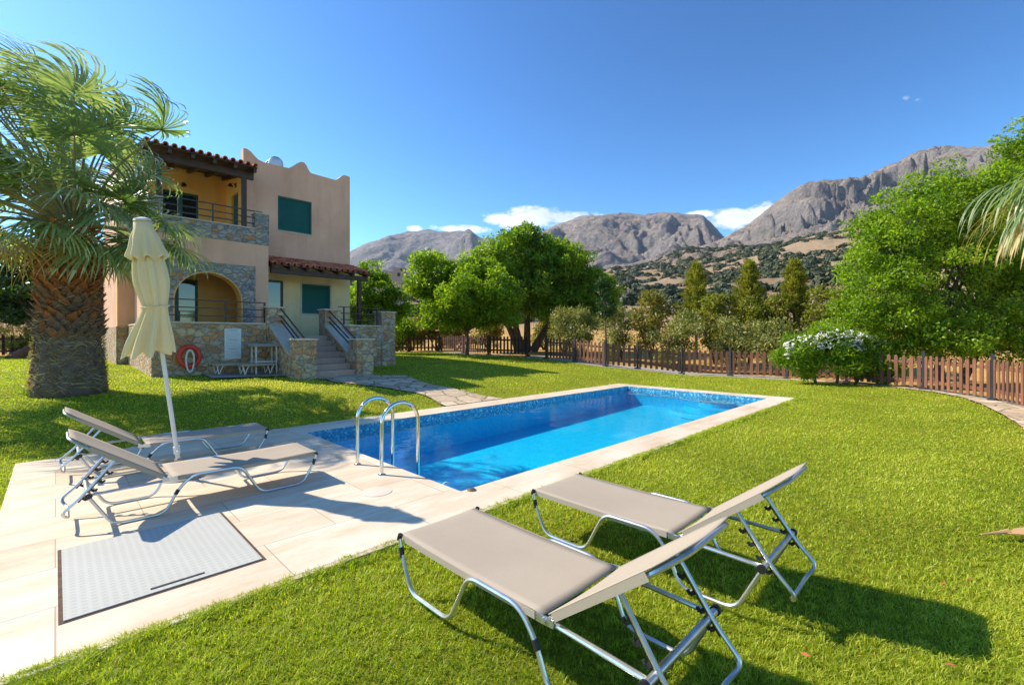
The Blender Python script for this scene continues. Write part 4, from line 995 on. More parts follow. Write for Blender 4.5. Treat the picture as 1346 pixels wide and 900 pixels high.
def canopy(u0, u1, v0, z0, v1, z1, beamv, post_us, pz0, beam_h):
    tile_roof(u0, u1, v0, z0, v1, z1, 'tiled_canopy')
    sl = (z1 - z0) / (v1 - v0)
    m = MB()
    V = []
    for (u, v, dz) in [(u0 + .03, v0 + .05, -.05), (u1 - .03, v0 + .05, -.05), (u1 - .03, v1, -.05), (u0 + .03, v1, -.05)]: V.append((u, v, z0 + (v - v0) * sl + dz))
    V += [(a, b, c + .03) for a, b, c in V]
    m.add(V, [(3, 2, 1, 0), (4, 5, 6, 7), (0, 1, 5, 4), (1, 2, 6, 5), (2, 3, 7, 6), (3, 0, 4, 7)]); vb(m, 'canopy_boarding', MT['wood'])
    r = MB(); k = int((u1 - u0) / .6)
    for i in range(k + 1):
        u = u0 + .09 + (u1 - u0 - .18) * i / k
        r.bar((u, v0 + .12, z0 + .12 * sl - .12), (u, v1, z1 - .12), .09, .12)
    vbe(r, 'rafter', MT['wood'])
    b = MB(); zb = z0 + (beamv - v0) * sl - .18
    b.box((u0 + .05, beamv - .07, zb - beam_h), (u1 - .03, beamv + .07, zb - .001)); vb(b, 'canopy_beam', MT['wood'], bevel=.008)
    for u in post_us:
        p = MB(); p.box((u - .07, beamv - .069, pz0), (u + .07, beamv + .069, zb - beam_h - .001)); vb(p, 'canopy_post', MT['wood'], bevel=.006)
canopy(1.72, 4.73, 16.45, 7.12, C - .01, 7.86, Bp + .10, (2.16, 4.42), 5.2, .22)
canopy(5.17, 8.80, 16.65, 4.04, A - .01, 4.50, 16.95, (8.45,), 1.98, .18)
# terrace masonry
m = MB(); m.box((1.78, T, .25), (4.57, T + .34, 1.93)); m.box((1.78, T + .34, .25), (2.1, C - .01, 1.93)); m.box((1.47, C - .03, .25), (1.499, 27, 1.93)); m.box((1.50, C - .03, .25), (1.779, C - .002, 1.93))
vbe(m, 'terrace_stone_wall', MT['stone'], bevel=.02)
m = MB(); m.box((6.88, T, .25), (8.44, T + .34, 1.93)); m.box((8.70, T + .56, .25), (9.02, A, 1.93)); vbe(m, 'terrace_stone_wall', MT['stone'], bevel=.02)
m = MB(); m.box((1.76, T - .02, 1.93), (4.56, T + .36, 1.98)); m.box((1.76, T + .36, 1.93), (2.12, C - .015, 1.98)); m.box((6.87, T - .02, 1.93), (8.43, T + .36, 1.98)); m.box((8.68, T + .58, 1.93), (9.04, A, 1.98)); vbe(m, 'terrace_coping', MT['cap'], bevel=.01)
m = MB(); m.box((2.1, T + .34, 1.45), (8.70, A - .007, 1.60)); vb(m, 'terrace_floor', MT['step'])
def pillar(u0, u1, v0, v1, z0, z1):
    m = MB(); m.box((u0, v0, z0), (u1, v1, z1 - .05)); o = vb(m, 'stone_pillar', MT['stone'], bevel=.025)
    c = MB(); c.box((u0 - .03, v0 - .03, z1 - .05), (u1 + .03, v1 + .03, z1)); vb(c, 'coping', MT['cap'], o, bevel=.01)
pillar(4.57, 5.11, T - .02, T + .52, .25, 2.50); pillar(6.36, 6.90, T - .02, T + .52, .25, 2.50); pillar(8.44, 9.02, T - .01, T + .56, .25, 2.50)
pillar(4.61, 5.16, NB, NB + .55, .2, 1.51); pillar(6.33, 6.88, NB, NB + .55, .2, 1.51)
for (u0, u1) in ((4.63, 5.13), (6.35, 6.85)):
    m = MB(); m.prism([(NB + .55, .25), (T - .02, .25), (T - .02, 1.90), (NB + .55, 1.02)], [], u0, u1, 'x'); vb(m, 'stair_stringer', MT['stone'])
    m = MB(); m.prism([(NB + .55, 1.021), (T - .02, 1.901), (T - .02, 1.955), (NB + .55, 1.07)], [], u0 - .02, u1 + .02, 'x'); vb(m, 'stringer_coping', MT['cap'])
m = MB(); nst = 7
for i in range(nst):
    m.box((5.14, NB + .12 + i * .33, .2), (6.345, NB + .12 + (i + 1) * .33 + (.001 if i < nst - 1 else .0), .42 + (i + 1) * (1.60 - .42) / nst - .001))
vb(m, 'stairs', MT['step'], bevel=.012)

def wall_lamp(loc, rz, label):
    r = empty('wall_lamp', loc, rz, label, 'wall lamp', 'lamps on the villa walls')
    m = MB(); m.box((-.05, -.02, -.08), (.05, 0, .08)); m.tube([(0, -.02, .0), (0, -.10, .07), (0, -.18, .03)], .01, 6, .03); m.build('bracket', MT['rail'], r)
    s = MB(); s.lathe([(.03, .03), (.07, -.02), (.09, -.07), (.085, -.075)], (0, -.18, 0), 12); s.build('shade', MT['rail'], r, smooth=True)
wall_lamp((3.36, C, 7.22), 0, 'dark wall lamp above the glass balcony door')
wall_lamp((4.74, 19.25, 7.18), -R(90), 'dark wall lamp beside the narrow side door of the balcony')
def tank():
    r = empty('water_tank', (6.35, 20.4, 7.6), 0, 'silver cylindrical solar water tank peeping over the roof parapet', 'water tank')
    m = MB(); m.tube([(-.02, -.55, 1.02), (0, -.5, 1.02), (0, .5, 1.02), (.02, .55, 1.02)], [.2, .27, .27, .2], 20); m.build('drum', MT['tank'], r, smooth=True)
    c = MB(); c.add([(-.9, -.6, .25), (-.35, -.6, 1.0), (-.35, .6, 1.0), (-.9, .6, .25), (-.87, -.6, .23), (-.32, -.6, .98), (-.32, .6, .98), (-.87, .6, .23)], [(0, 1, 2, 3), (7, 6, 5, 4), (0, 4, 5, 1), (1, 5, 6, 2), (2, 6, 7, 3), (3, 7, 4, 0)]); c.build('solar_panel', MT['glass'], r)
    l = MB()
    for y in (-.4, .4): l.bar((0, y, 0), (0, y, .78), .04, .04, up=(0, 1, 0)); l.bar((-.8, y, 0), (-.1, y, .9), .03, .03)
    l.build('stand', MT['alu'], r)
tank()
# things at the foot of the terrace wall
def ring():
    r = empty('life_ring', (2.60, T - .04, 1.02), 0, 'red life ring with white loop hanging on the brown stone terrace wall', 'life ring')
    m = MB(); m.tube([(.23 * math.cos(a), -.05, .27 * math.sin(a)) for a in np.linspace(0, 2 * math.pi, 36, endpoint=False)], .06, 12, closed=True); m.build('ring', MT['red'], r, smooth=True)
    w = MB(); w.tube([(.09 * math.cos(a), -.12, -.08 + .34 * math.sin(a) * (1 if math.sin(a) < 0 else .75)) for a in np.linspace(0, 2 * math.pi, 32, endpoint=False)], .022, 8, closed=True); w.build('rope', MT['white'], r, smooth=True)
    h = MB(); h.bar((0, 0, .30), (0, -.08, .30), .05, .03); h.build('hook', MT['dark'], r)
ring()
def board():
    r = empty('notice_board', (3.66, T - .01, .92), 0, 'white rectangular rules board with faint grey lines on the stone wall beside the life ring', 'notice board')
    m = MB(); m.box((-.215, -.02, .0), (.215, 0, .88)); m.build('panel', simple('board_white', (.66, .70, .74), (.6, .64, .68), 3, .5), r, bevel=.003)
    t = MB()
    for i in range(17):
        z = .82 - i * .045; w = random.uniform(.24, .36)
        if i in (0, 6, 12): t.box((-.12, -.0225, z), (.12, -.0205, z + .016)); continue
        x = -.18
        while x < -.18 + w:
            k = random.uniform(.015, .05); t.box((x, -.0225, z), (x + k, -.0205, z + .007)); x += k + .012
    t.build('lines_of_text', simple('print_grey', (.30, .33, .37), None, 4, .7), r)
    s = MB(); s.add([(-.215, -.012, -.001), (.05, -.012, -.001), (-.215, -.012, -.07)], [(0, 1, 2)]); o = s.build('loose_strip', MT['cap'], r); o.modifiers.new('S', 'SOLIDIFY').thickness = .004
board()
def low_table():
    g = gh(14.4) + .02
    r = empty('side_table', (4.42, 14.55, g), 0, 'grey high side table with pale legs standing against the stone stair wall', 'table')
    m = MB(); m.box((-.46, -.28, .78), (.24, .28, .86)); m.build('table_top', simple('grey_top', (.30, .33, .34), None, 4, .6), r, bevel=.01)
    for x, y in ((-.38, -.2), (.16, -.2), (-.38, .2), (.16, .2)):
        l = MB(); l.bar((x, y, 0), (x, y, .80), .035, .035, up=(0, 1, 0)); l.build('leg', MT['white'], r)
    l = MB(); l.bar((-.38, -.2, .34), (.16, -.2, .34), .03, .03); l.bar((-.38, .2, .34), (.16, .2, .34), .03, .03); [q.build('stretcher', MT['white'], r) for q in l.each()]
    p = MB(); p.lathe([(.07, 0), (.11, .22), (.12, .23), (.11, .24)], (4.40, 14.6, g), 16); tag(p.build('flower_pot', MT['terra'], smooth=True), 'small terracotta pot standing under the grey side table', 'pot')
low_table()
def small_bed(x, y, lab):
    r = empty('low_bench', (x, y, gh(y) + .02), 0, lab, 'bench', 'low benches on the terrace apron')
    s = MB(); s.box((-.02, -.22, .25), (.85, .22, .31)); s.build('slab', MT['sling'], r, bevel=.008)
    for xx in (.02, .66):
        l = MB(); l.tube([(xx, -.2, .25), (xx + .05, -.2, .01), (xx + .14, -.2, .25)], .012, 6, .03); l.build('leg', MT['white'], r); l = MB(); l.tube([(xx, .2, .25), (xx + .05, .2, .01), (xx + .14, .2, .25)], .012, 6, .03); l.build('leg', MT['white'], r)
small_bed(3.62, 14.3, 'low white framed bench nearer the side table, in front of the stone wall'); small_bed(3.10, 14.72, 'low bench with darker top half hidden behind the white framed bench')
# terrace furniture silhouettes: pots and a bench behind the railing
m = MB(); m.lathe([(.10, 0), (.14, .26), (.155, .28), (.14, .30)], (5.02, 15.85, 1.6), 16); tag(m.build('flower_pot', MT['terra'], smooth=True), 'terracotta pot on the terrace behind the left stair pillar', 'pot')

# ------------------------------------------------------------------ fences
def fence_tones(m):
    nt = m.node_tree; p = [n for n in nt.nodes if n.type == 'BSDF_PRINCIPLED'][0]; src = p.inputs['Base Color'].links[0].from_socket
    at = N(nt, 'ShaderNodeAttribute', attribute_name='tint')
    L(nt, mixc(nt, 1.0, src, ramp(nt, at.outputs['Fac'], [(0, (.68, .66, .66)), (1, (1.3, 1.25, 1.2))]), 'MULTIPLY'), p.inputs['Base Color'])
fence_tones(MT['fence']); fence_tones(MT['fenced'])
def fence(name, pts, label, mat_p, h=1.0, grp='picket fences around the garden', postm=None, ph=1.14, pw=.105, gap=.10, skip=()):
    p0 = pts[0]; root = empty(name, (p0[0], p0[1], terr(*p0)), 0, label, 'fence', grp); O = Vector(root.location)
    for i in range(len(pts) - 1):
        a = Vector((*pts[i], terr(*pts[i]))) - O; b = Vector((*pts[i + 1], terr(*pts[i + 1]))) - O
        ln = (b - a).length; d = (b - a).normalized(); nr = Vector((-d.y, d.x, 0)).normalized()
        m = MB(); k = int(ln / (pw + gap))
        for j in range(k):
            c = a.lerp(b, (j + .5) / k); dz = random.uniform(-.015, .015); tl = random.uniform(-.012, .012)
            q = c + Vector((0, 0, .06)); tp = c + Vector((d.x * tl, d.y * tl, h + dz))
            tt = random.random(); m.bar(q, tp - Vector((0, 0, .05)), pw, .018, up=nr, tint=tt)
            w = d * pw / 2; t = nr * .009; bz = Vector((0, 0, 0)); e = tp - Vector((0, 0, .05))
            m.add([e - w - t, e + w - t, e + w + t, e - w + t, tp - w * .35 - t, tp + w * .35 - t, tp + w * .35 + t, tp - w * .35 + t], [(0, 1, 5, 4), (1, 2, 6, 5), (2, 3, 7, 6), (3, 0, 4, 7), (4, 5, 6, 7)])
        for zz in (.24, .80): m.bar(a + nr * .022 + Vector((0, 0, zz * h)), b + nr * .022 + Vector((0, 0, zz * h)), .025, .085)
        m.build('picket_panel', mat_p, root)
    for i, p in enumerate(pts):
        if i in skip: continue
        a = Vector((*p, terr(*p))) - O
        m = MB(); m.box((a.x - .035, a.y - .035, a.z - .1), (a.x + .035, a.y + .035, a.z + ph)); m.box((a.x - .1, a.y - .1, a.z - .1), (a.x + .1, a.y + .1, a.z + .035)); m.build('post', postm or MT['post'], root)
def densify(pts, step):
    out = []
    for a, b in zip(pts, pts[1:]):
        a = Vector(a); b = Vector(b); k = max(1, round((b - a).length / step))
        for j in range(k): p = a.lerp(b, j / k); out.append((p.x, p.y))
    out.append(tuple(pts[-1])); return out
fence('picket_fence', fence_R, 'brown picket fence with grey posts curving along the right side of the lawn', MT['fence'])
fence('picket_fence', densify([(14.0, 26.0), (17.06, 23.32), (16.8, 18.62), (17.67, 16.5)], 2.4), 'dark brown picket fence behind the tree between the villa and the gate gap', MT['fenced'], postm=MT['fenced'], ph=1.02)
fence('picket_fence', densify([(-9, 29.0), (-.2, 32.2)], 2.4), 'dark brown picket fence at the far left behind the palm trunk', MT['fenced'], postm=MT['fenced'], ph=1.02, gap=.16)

# ------------------------------------------------------------------ fan palms
def frond(hub, pet_dir, root, base, wind, m, nseg=34, sl=1.15, spread=R(125), w0=.032, wk=1.1, gk=.5, name='frond'):
    """fan leaf: petiole from base to hub, blade segments around the hub bent by wind and weight"""
    hub = Vector(hub); pd = Vector(pet_dir).normalized(); base = Vector(base)
    side = pd.cross(Vector((random.uniform(-.3, .3), random.uniform(-.3, .3), 1))).normalized(); nrm = side.cross(pd).normalized()
    V = []; F = []; T = []; K = 8
    tn = random.uniform(.2, .72)
    for i in range(nseg):
        f = (i / (nseg - 1) - .5) * 2; a = f * spread
        d = (pd * math.cos(a) + side * math.sin(a) + nrm * (.25 * math.cos(3 * a) + random.uniform(-.12, .12))).normalized()
        ln = sl * (1 - .28 * abs(f)) * random.uniform(.85, 1.1); p = hub.copy(); st = ln / K
        bend = random.uniform(.8, 1.25); o = len(V)
        for k in range(K + 1):
            t = k / K; rr_ = t * ln; w = .5 * min(rr_ * 2 * spread / nseg * 1.08 + .006, w0 * 1.5 * (1 - t) ** .55) + .0012
            s_ = d.cross(nrm)
            s_ = s_.normalized() if s_.length > 1e-4 else side
            V.append(p - s_ * w); V.append(p + s_ * w)
            d = (d + (Vector(wind) * wk * bend * (t ** 1.2) + Vector((0, 0, -1)) * gk * t + Vector((random.uniform(-1, 1), random.uniform(-1, 1), random.uniform(-1, 1))) * .06) * st * 2.2).normalized()
            p = p + d * st
        for k in range(K): F.append((o + 2 * k, o + 2 * k + 1, o + 2 * k + 3, o + 2 * k + 2)); T.append(min(1, max(0, tn + random.uniform(-.12, .12) + (.35 if k >= K - 2 and random.random() < .5 else 0))))
    mb = MB(); mb.v = [tuple(x) for x in V]; mb.f = F; mb.t = T
    fr = mb.build(name, m, root, fix=False)
    pm = MB(); mid = base.lerp(hub, .5) + Vector((0, 0, .10 * (hub - base).length)); pm.tube([base, base.lerp(mid, .5) + Vector((0, 0, .03)), mid, mid.lerp(hub, .6) + Vector((0, 0, .01)), hub], [.035, .026, .02, .016, .012], 6)
    pm.build('petiole', MT['petiole'], fr, smooth=True)
def palm():
    u, v = .20, 13.10; z = gh(v) - .05; H_ = 3.35
    root = empty('fan_palm', (u, v, z), -R(45), 'large fan palm with thick shaggy trunk and wind-blown crown left of the villa', 'palm tree')
    m = MB(); m.lathe([(.60, 0), (.57, .25), (.54, .6), (.50, 1.0), (.42, 1.6), (.41, 2.3), (.40, 2.9), (.33, 3.3), (.15, 3.7)], n=40, jit=.04); m.build('trunk', simple('palm_trunk', (.22, .16, .12), (.11, .075, .055), 9, .95, bs=.8), root, smooth=True, angle=180)
    # leaf boots in a spiral
    b = MB(); k = 0; zz = .12
    while zz < 3.45:
        row = 17 if zz > 1.2 else 30
        f = zz / 3.4; rad = np.interp(zz, [0, .6, 1.6, 3.0, 3.45], [.57, .52, .42, .40, .30])
        for j in range(row):
            a = 2 * math.pi * (j + .5 * (k % 2)) / row + random.uniform(-.05, .05)
            rd = Vector((math.cos(a), math.sin(a), 0)); tg = Vector((-math.sin(a), math.cos(a), 0))
            if zz > 1.15:
                hw = .105 * random.uniform(.85, 1.2); ht = random.uniform(.13, .24); out = random.uniform(.11, .21); tw = random.uniform(-.05, .05)
                c = rd * rad + Vector((0, 0, zz)); 
                V = [c - tg * hw, c + tg * hw, c + tg * hw * .6 + rd * out * .6 + Vector((0, 0, ht * .55)), c - tg * hw * .6 + rd * out * .6 + Vector((0, 0, ht * .55)), c + rd * out + tg * tw + Vector((0, 0, ht)),
                     c - tg * hw * .9 - rd * .05 + Vector((0, 0, ht * .2)), c + tg * hw * .9 - rd * .05 + Vector((0, 0, ht * .2)), c + rd * (out - .035) + tg * tw + Vector((0, 0, ht * .9))]
                b.add(V, [(0, 1, 2, 3), (3, 2, 4), (1, 6, 7, 4, 2), (0, 3, 4, 7, 5)], random.random())
            else:
                hw = random.uniform(.03, .07); ht = random.uniform(.08, .2); out = random.uniform(.02, .06)
                c = rd * (rad - .01) + Vector((0, 0, zz + random.uniform(-.03, .03))); sl = tg * random.uniform(-.12, .12)
                b.add([c - tg * hw, c + tg * hw, c + rd * out + sl + Vector((0, 0, ht)), c - rd * .03 + Vector((0, 0, ht * .4))], [(0, 1, 2), (1, 3, 2), (0, 2, 3)])
        zz += .105 if zz > 1.15 else .055; k += 1
    b.build('leaf_boots', MT['boot'], root, fix=False)
    fb = MB()
    for i in range(1500):   # loose fibres
        a = random.uniform(0, 2 * math.pi); z0 = random.uniform(.1, 3.3) if i % 2 else random.uniform(.1, 1.5); rad = np.interp(z0, [0, .6, 1.6, 3.0, 3.45], [.60, .55, .50, .50, .40])
        rd = Vector((math.cos(a), math.sin(a), 0)); tg = Vector((-math.sin(a), math.cos(a), 0)); c = rd * rad + Vector((0, 0, z0)); e = c + tg * random.uniform(-.22, .22) + rd * random.uniform(.0, .05) + Vector((0, 0, random.uniform(-.14, .12)))
        mdp = c.lerp(e, .5) + rd * .03; w = Vector((0, 0, .005))
        fb.add([c - w, c + w, mdp + w, mdp - w, e], [(0, 1, 2, 3), (3, 2, 4)], random.random())
    fb.build('loose_fibres', MT['palm_dry'], root, fix=False)
    cz = H_ + .15; wind = (-1.0, -.15, .12)
    specs = []
    # (azimuth in local frame 0 = right of view, 90 = away ; elevation ; petiole length)
    for i in range(56):
        az = i * 137.5 + random.uniform(-12, 12); el = 84 - i * 1.9 + random.uniform(-6, 6); specs.append((az, el, 1.35 + .75 * random.random() + (.5 if el > 40 else .1)))
    specs = [(az_, el_, ln_ * (1.12 if el_ > 50 else .86)) for az_, el_, ln_ in specs]
    specs += [(0, 31, 3.3), (8, 56, 2.2), (-35, 55, 2.1), (-60, 20, 1.5), (-20, 2, 1.55), (-50, -12, 1.45), (-8, -14, 1.4), (-28, -24, 1.35), (60, -5, 1.6), (200, 60, 2.4), (160, 45, 2.3)]
    specs += [(i * 67 + 20, 20 + (i * 29) % 50, .75 + .3 * random.random()) for i in range(14)]
    for az, el, ln in specs:
        a = R(az); e = R(el); d = Vector((math.cos(a) * math.cos(e), math.sin(a) * math.cos(e), math.sin(e)))
        bs = Vector((d.x * .25, d.y * .25, cz + .1 * math.sin(e))); bend = Vector(wind) * (.62 if el > 0 else .15) * ln * .5
        hub = bs + d * ln + bend
        low = el < 5
        frond(hub, d + Vector(wind) * (.5 if el > 5 else .2) + Vector((0, 0, -.15)), root, bs, wind, MT['palm'], nseg=44, sl=1.3 if not low else 1.1, wk=2.5 if not low else .5, gk=.45 if not low else 1.5, w0=.036)
    for i in range(9):
        a = R(i * 40 + random.uniform(-10, 10)); d = Vector((math.cos(a) * .8, math.sin(a) * .8, -.5)); bs = Vector((d.x * .4, d.y * .4, cz - .25)); frond(bs + d * .75, d + Vector((0, 0, -.8)), root, bs, (-.3, 0, -.3), MT['palm_dry'], nseg=18, sl=.8, gk=1.6, w0=.022, name='dead_frond')
palm()
def palm2():
    a = 1.49; d = 4.7; u = d * (1 + a) / S2; v = d * (1 - a) / S2
    root = empty('fan_palm', (u, v, -.05), -R(45), 'fan palm at the right edge whose long drooping fronds hang into the view', 'palm tree')
    m = MB(); m.lathe([(.36, 0), (.30, .3), (.27, 1.5), (.25, 2.8), (.24, 3.3)], n=24, jit=.05); m.build('trunk', MT['boot'], root, smooth=True, angle=180)
    wind = (-.45, 0, -.3)
    for az, el, ln, dry in [(185, 4, .95, 0), (172, 10, .9, 0), (200, -8, .85, 1), (160, 6, 1.0, 0), (188, -20, .8, 1), (215, 5, .9, 0), (150, -5, .9, 1), (205, 14, 1.0, 0), (176, -6, .9, 0), (192, -2, .95, 0), (168, -14, .85, 1), (178, 60, 1.35, 0)] + [(k * 47, 45 + 25 * math.sin(k), 1.0, 0) for k in range(8) if not (110 < (k * 47) % 360 < 250)]:
        aa = R(az); e = R(el); dv = Vector((math.cos(aa) * math.cos(e), math.sin(aa) * math.cos(e), math.sin(e))); bs = Vector((dv.x * .2, dv.y * .2, 3.25)); hub = bs + dv * ln
        frond(hub, dv + Vector((0, 0, -.3)), root, bs, wind, MT['palm_dry'] if dry else MT['palm'], nseg=40, sl=.95 if el < 30 else .6, gk=3.0 if el < 30 else .6, wk=.25, spread=R(105), w0=.026)
palm2()

# ------------------------------------------------------------------ trees and shrubs
LB, LM, LD, LO, LY, LC = (MT[k] for k in ('leaf_bright', 'leaf_mid', 'leaf_dark', 'leaf_olive', 'leaf_dry', 'leaf_con'))
# (side, depth, height, rx, ry, rz)
tree('broadleaf_tree', 'round bright green tree with slim pale trunk standing on the lawn before the dark fence', 'tree', 'leafy trees behind the lawn', 614, 23.9,
     [(0, 0, 3.2, 2.5, 2.3, 1.7), (-1.4, 0, 3.9, 1.6, 1.5, 1.3), (1.2, 0, 3.0, 1.7, 1.8, 1.4), (-.6, 0, 2.3, 2.3, 1.9, 1.0), (.8, 0, 4.2, 1.3, 1.2, 1.0), (-2.0, 0, 4.7, .9, .9, .8), (-2.7, 0, 3.6, .5, .5, .3)], (0, 0, 1.25), .085, LB, nsub=320, per=190, sr=.42, ll=.17, lw=.085, k=22)
tree('broadleaf_tree', 'tallest spreading green tree with several leaning trunks behind the gate gap', 'tree', 'leafy trees behind the lawn', 690, 29.5,
     [(-.3, 0, 6.2, 2.5, 2.4, 1.6), (2.3, 0, 5.4, 2.2, 2.2, 1.6), (-1.5, 0, 4.9, 2.1, 2.2, 1.5), (4.0, .3, 4.0, 1.8, 2.0, 1.4), (1.0, -.5, 4.2, 2.6, 2.0, 1.3), (-.4, 0, 7.2, 1.2, 1.2, .7), (-2.3, -.3, 3.6, 1.4, 1.3, 1.2), (-3.0, 0, 4.7, 1.3, 1.2, 1.1), (-2.6, -.6, 2.5, 1.2, 1.1, .7), (4.6, 0, 2.9, 1.3, 1.4, .9), (3.2, -.8, 3.0, 1.4, 1.3, .8), (1.2, -.9, 2.9, 1.7, 1.2, .9), (4.2, -.6, 2.4, 1.3, 1.2, .8), (-1.6, -.9, 2.9, 1.4, 1.2, .9), (2.6, 0, 6.2, 1.4, 1.3, .9), (4.6, 0, 4.4, 1.1, 1.2, .9)],
     [((-.2, 0, 0), (-.9, 0, 3.1)), ((.1, .1, 0), (.1, 0, 3.4)), ((.5, 0, 0), (2.3, -.2, 3.1)), ((-.4, .1, 0), (-1.4, .2, 2.4))], .22, LM, nsub=600, per=190, sr=.50, ll=.21, lw=.105, k=36)
tree('broadleaf_tree', 'narrow bright green tree rising just behind the right corner of the villa terrace', 'tree', 'leafy trees behind the lawn', 492, 26,
     [(0, 0, 3.2, 1.3, 1.3, 1.4), (-.3, 0, 4.6, .8, .8, .8), (.7, 0, 2.6, 1.3, 1.2, 1.1), (-.6, 0, 2.4, 1.2, 1.1, 1.0)], (0, 0, 1.2), .10, LB, nsub=130, per=180, sr=.38, ll=.17, lw=.09)
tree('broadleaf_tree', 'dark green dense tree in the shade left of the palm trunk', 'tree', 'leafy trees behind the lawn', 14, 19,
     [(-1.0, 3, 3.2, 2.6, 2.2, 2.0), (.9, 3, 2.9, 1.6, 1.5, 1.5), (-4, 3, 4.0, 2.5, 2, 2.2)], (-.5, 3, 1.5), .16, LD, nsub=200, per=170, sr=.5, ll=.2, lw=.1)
tree('olive_bush', 'pale grey green bush behind the far left picket fence', 'bush', 'bushes along the fences', 22, 22,
     [(-.2, 0, 1.0, 1.6, .8, .75), (-1.8, 0, 1.1, 1.3, .8, .8), (.9, 0, .9, .9, .8, .6)], (0, 0, .4), .06, LO, nsub=90, per=150, sr=.32, ll=.12, lw=.03)
tree('broadleaf_tree', 'large bright green tree overhanging the right part of the fence below the mountain', 'tree', 'leafy trees behind the lawn', 1250, 15.5,
     [(-.4, 0, 3.6, 2.4, 1.7, 2.1), (-1.3, 0, 5.6, 1.6, 1.3, 1.3), (-2.4, 0, 3.5, 1.4, 1.3, 1.6), (-.2, 0, 6.3, 1.2, 1.1, .9), (1.4, 0, 4.9, 2.0, 1.8, 2.2), (.4, -.6, 1.9, 2.6, 1.5, .9), (-2.1, -.2, 2.0, 1.4, 1.1, .9), (-.8, -.7, 1.5, 1.5, .8, .7), (1.8, -.7, 1.4, 1.8, .9, .8), (3.4, -.3, 1.6, 1.4, 1.1, 1.0), (.9, 0, 6.3, 1.3, 1.0, .9), (2.8, 0, 3.4, 1.6, 1.6, 1.9), (-.6, .4, 5.5, 1.3, 1.1, .8)],
     [((0, .4, 0), (-.3, .2, 1.9)), ((.9, .6, 0), (1.4, .2, 1.8))], .13, LB, nsub=700, per=200, sr=.36, ll=.105, lw=.06, k=36)
tree('broadleaf_tree', 'tall pale green tree rising at the right edge behind the hanging palm fronds', 'tree', 'leafy trees behind the lawn', 1372, 16.5,
     [(.2, 0, 5.6, 1.9, 1.8, 2.0), (-.6, 0, 7.2, 1.4, 1.3, 1.5), (1.4, 0, 8.2, 1.9, 1.6, 1.6), (1.2, 0, 3.6, 2.2, 1.8, 2.0), (-.7, 0, 8.6, .9, .8, .7)], (.6, .3, 2.4), .17, LB, nsub=360, per=200, sr=.38, ll=.12, lw=.065, k=24)
# conifers
def conifer(px, d, h, w, label):
    u, v = uv(px, d); root = empty('conifer', (u, v, terr(u, v) - .05), random.uniform(0, 6), label, 'conifer', 'young conifers behind the right fence')
    C_ = []; Ax = []; Tn = []; tb = MB(); tb.tube([(0, 0, 0), (.04, 0, h * .5), (0, .02, h * .97)], [.09, .055, .012], 7)
    nb = 120
    for i in range(nb):
        t = .16 + .84 * (i / nb) ** .9; z = h * t; a = i * 2.4 + random.uniform(-.3, .3); ln = w * 1.2 * (1 - t) ** .75 * random.uniform(.55, 1.15) + .10
        d3 = Vector((math.cos(a), math.sin(a), .55 + .4 * t)).normalized(); b = Vector((0, 0, z)); e = b + d3 * ln
        if i % 2 == 0: tb.tube([b, b.lerp(e, .6) - Vector((0, 0, .03)), e], [.016, .010, .004], 4)
        n = int(150 * (ln / w + .25)); s = rng.uniform(.25, 1.05, n) ** .8
        base = np.array(b) + np.outer(s, np.array(d3) * ln) + rng.normal(size=(n, 3)) * .085 * (1.2 - s[:, None] * .6)
        C_.append(base); Ax.append(np.array(d3) + rng.normal(size=(n, 3)) * .6 + np.array([0, 0, .3])); Tn.append(np.clip(rng.normal(.45 + rng.uniform(-.15, .2), .18, n) + (.15 if t > .6 else 0), 0, 1))
    c = np.concatenate(C_); ax = np.concatenate(Ax); n = len(c); vv, f = leaf_geo(c, ax, rng.normal(size=(n, 3)), rng.uniform(.10, .20, n), rng.uniform(.025, .05, n))
    npmesh('crown', vv, [f], LC, root, np.concatenate(Tn)); tb.build('trunk', MT['trunk'], root, smooth=True)
conifer(915, 25, 5.1, 1.35, 'pointed yellow green conifer behind the fence, leftmost of the three tall ones')
conifer(985, 23, 5.05, 1.25, 'pointed yellow green conifer behind the fence, middle one of the three tall ones')
conifer(1044, 22, 4.95, 1.15, 'pointed yellow green conifer behind the fence, rightmost of the three tall ones')
def shrub(name, px, d, w, h, lm, label, cat, grp, n=70, per=140, ll=.15, lw=.05, sr=.3, fork=.5, stems=4):
    mains = [(random.uniform(-.25, .25) * w, random.uniform(-.2, .2), h * .62, w * .42, w * .38, h * .36), (random.uniform(-.35, .35) * w, 0, h * .42, w * .40, w * .35, h * .30), (random.uniform(-.2, .2) * w, 0, h * .80, w * .26, w * .24, h * .2)]
    fk = [((random.uniform(-.1, .1), random.uniform(-.1, .1), 0), (random.uniform(-.3, .3) * w, random.uniform(-.1, .1), h * .45)) for _ in range(stems)]
    return tree(name, label, cat, grp, px, d, mains, fk, .035, lm, nsub=n, per=per, sr=sr, ll=ll, lw=lw, k=stems * 4, up=.2)
G1 = 'shrubs behind the fences'
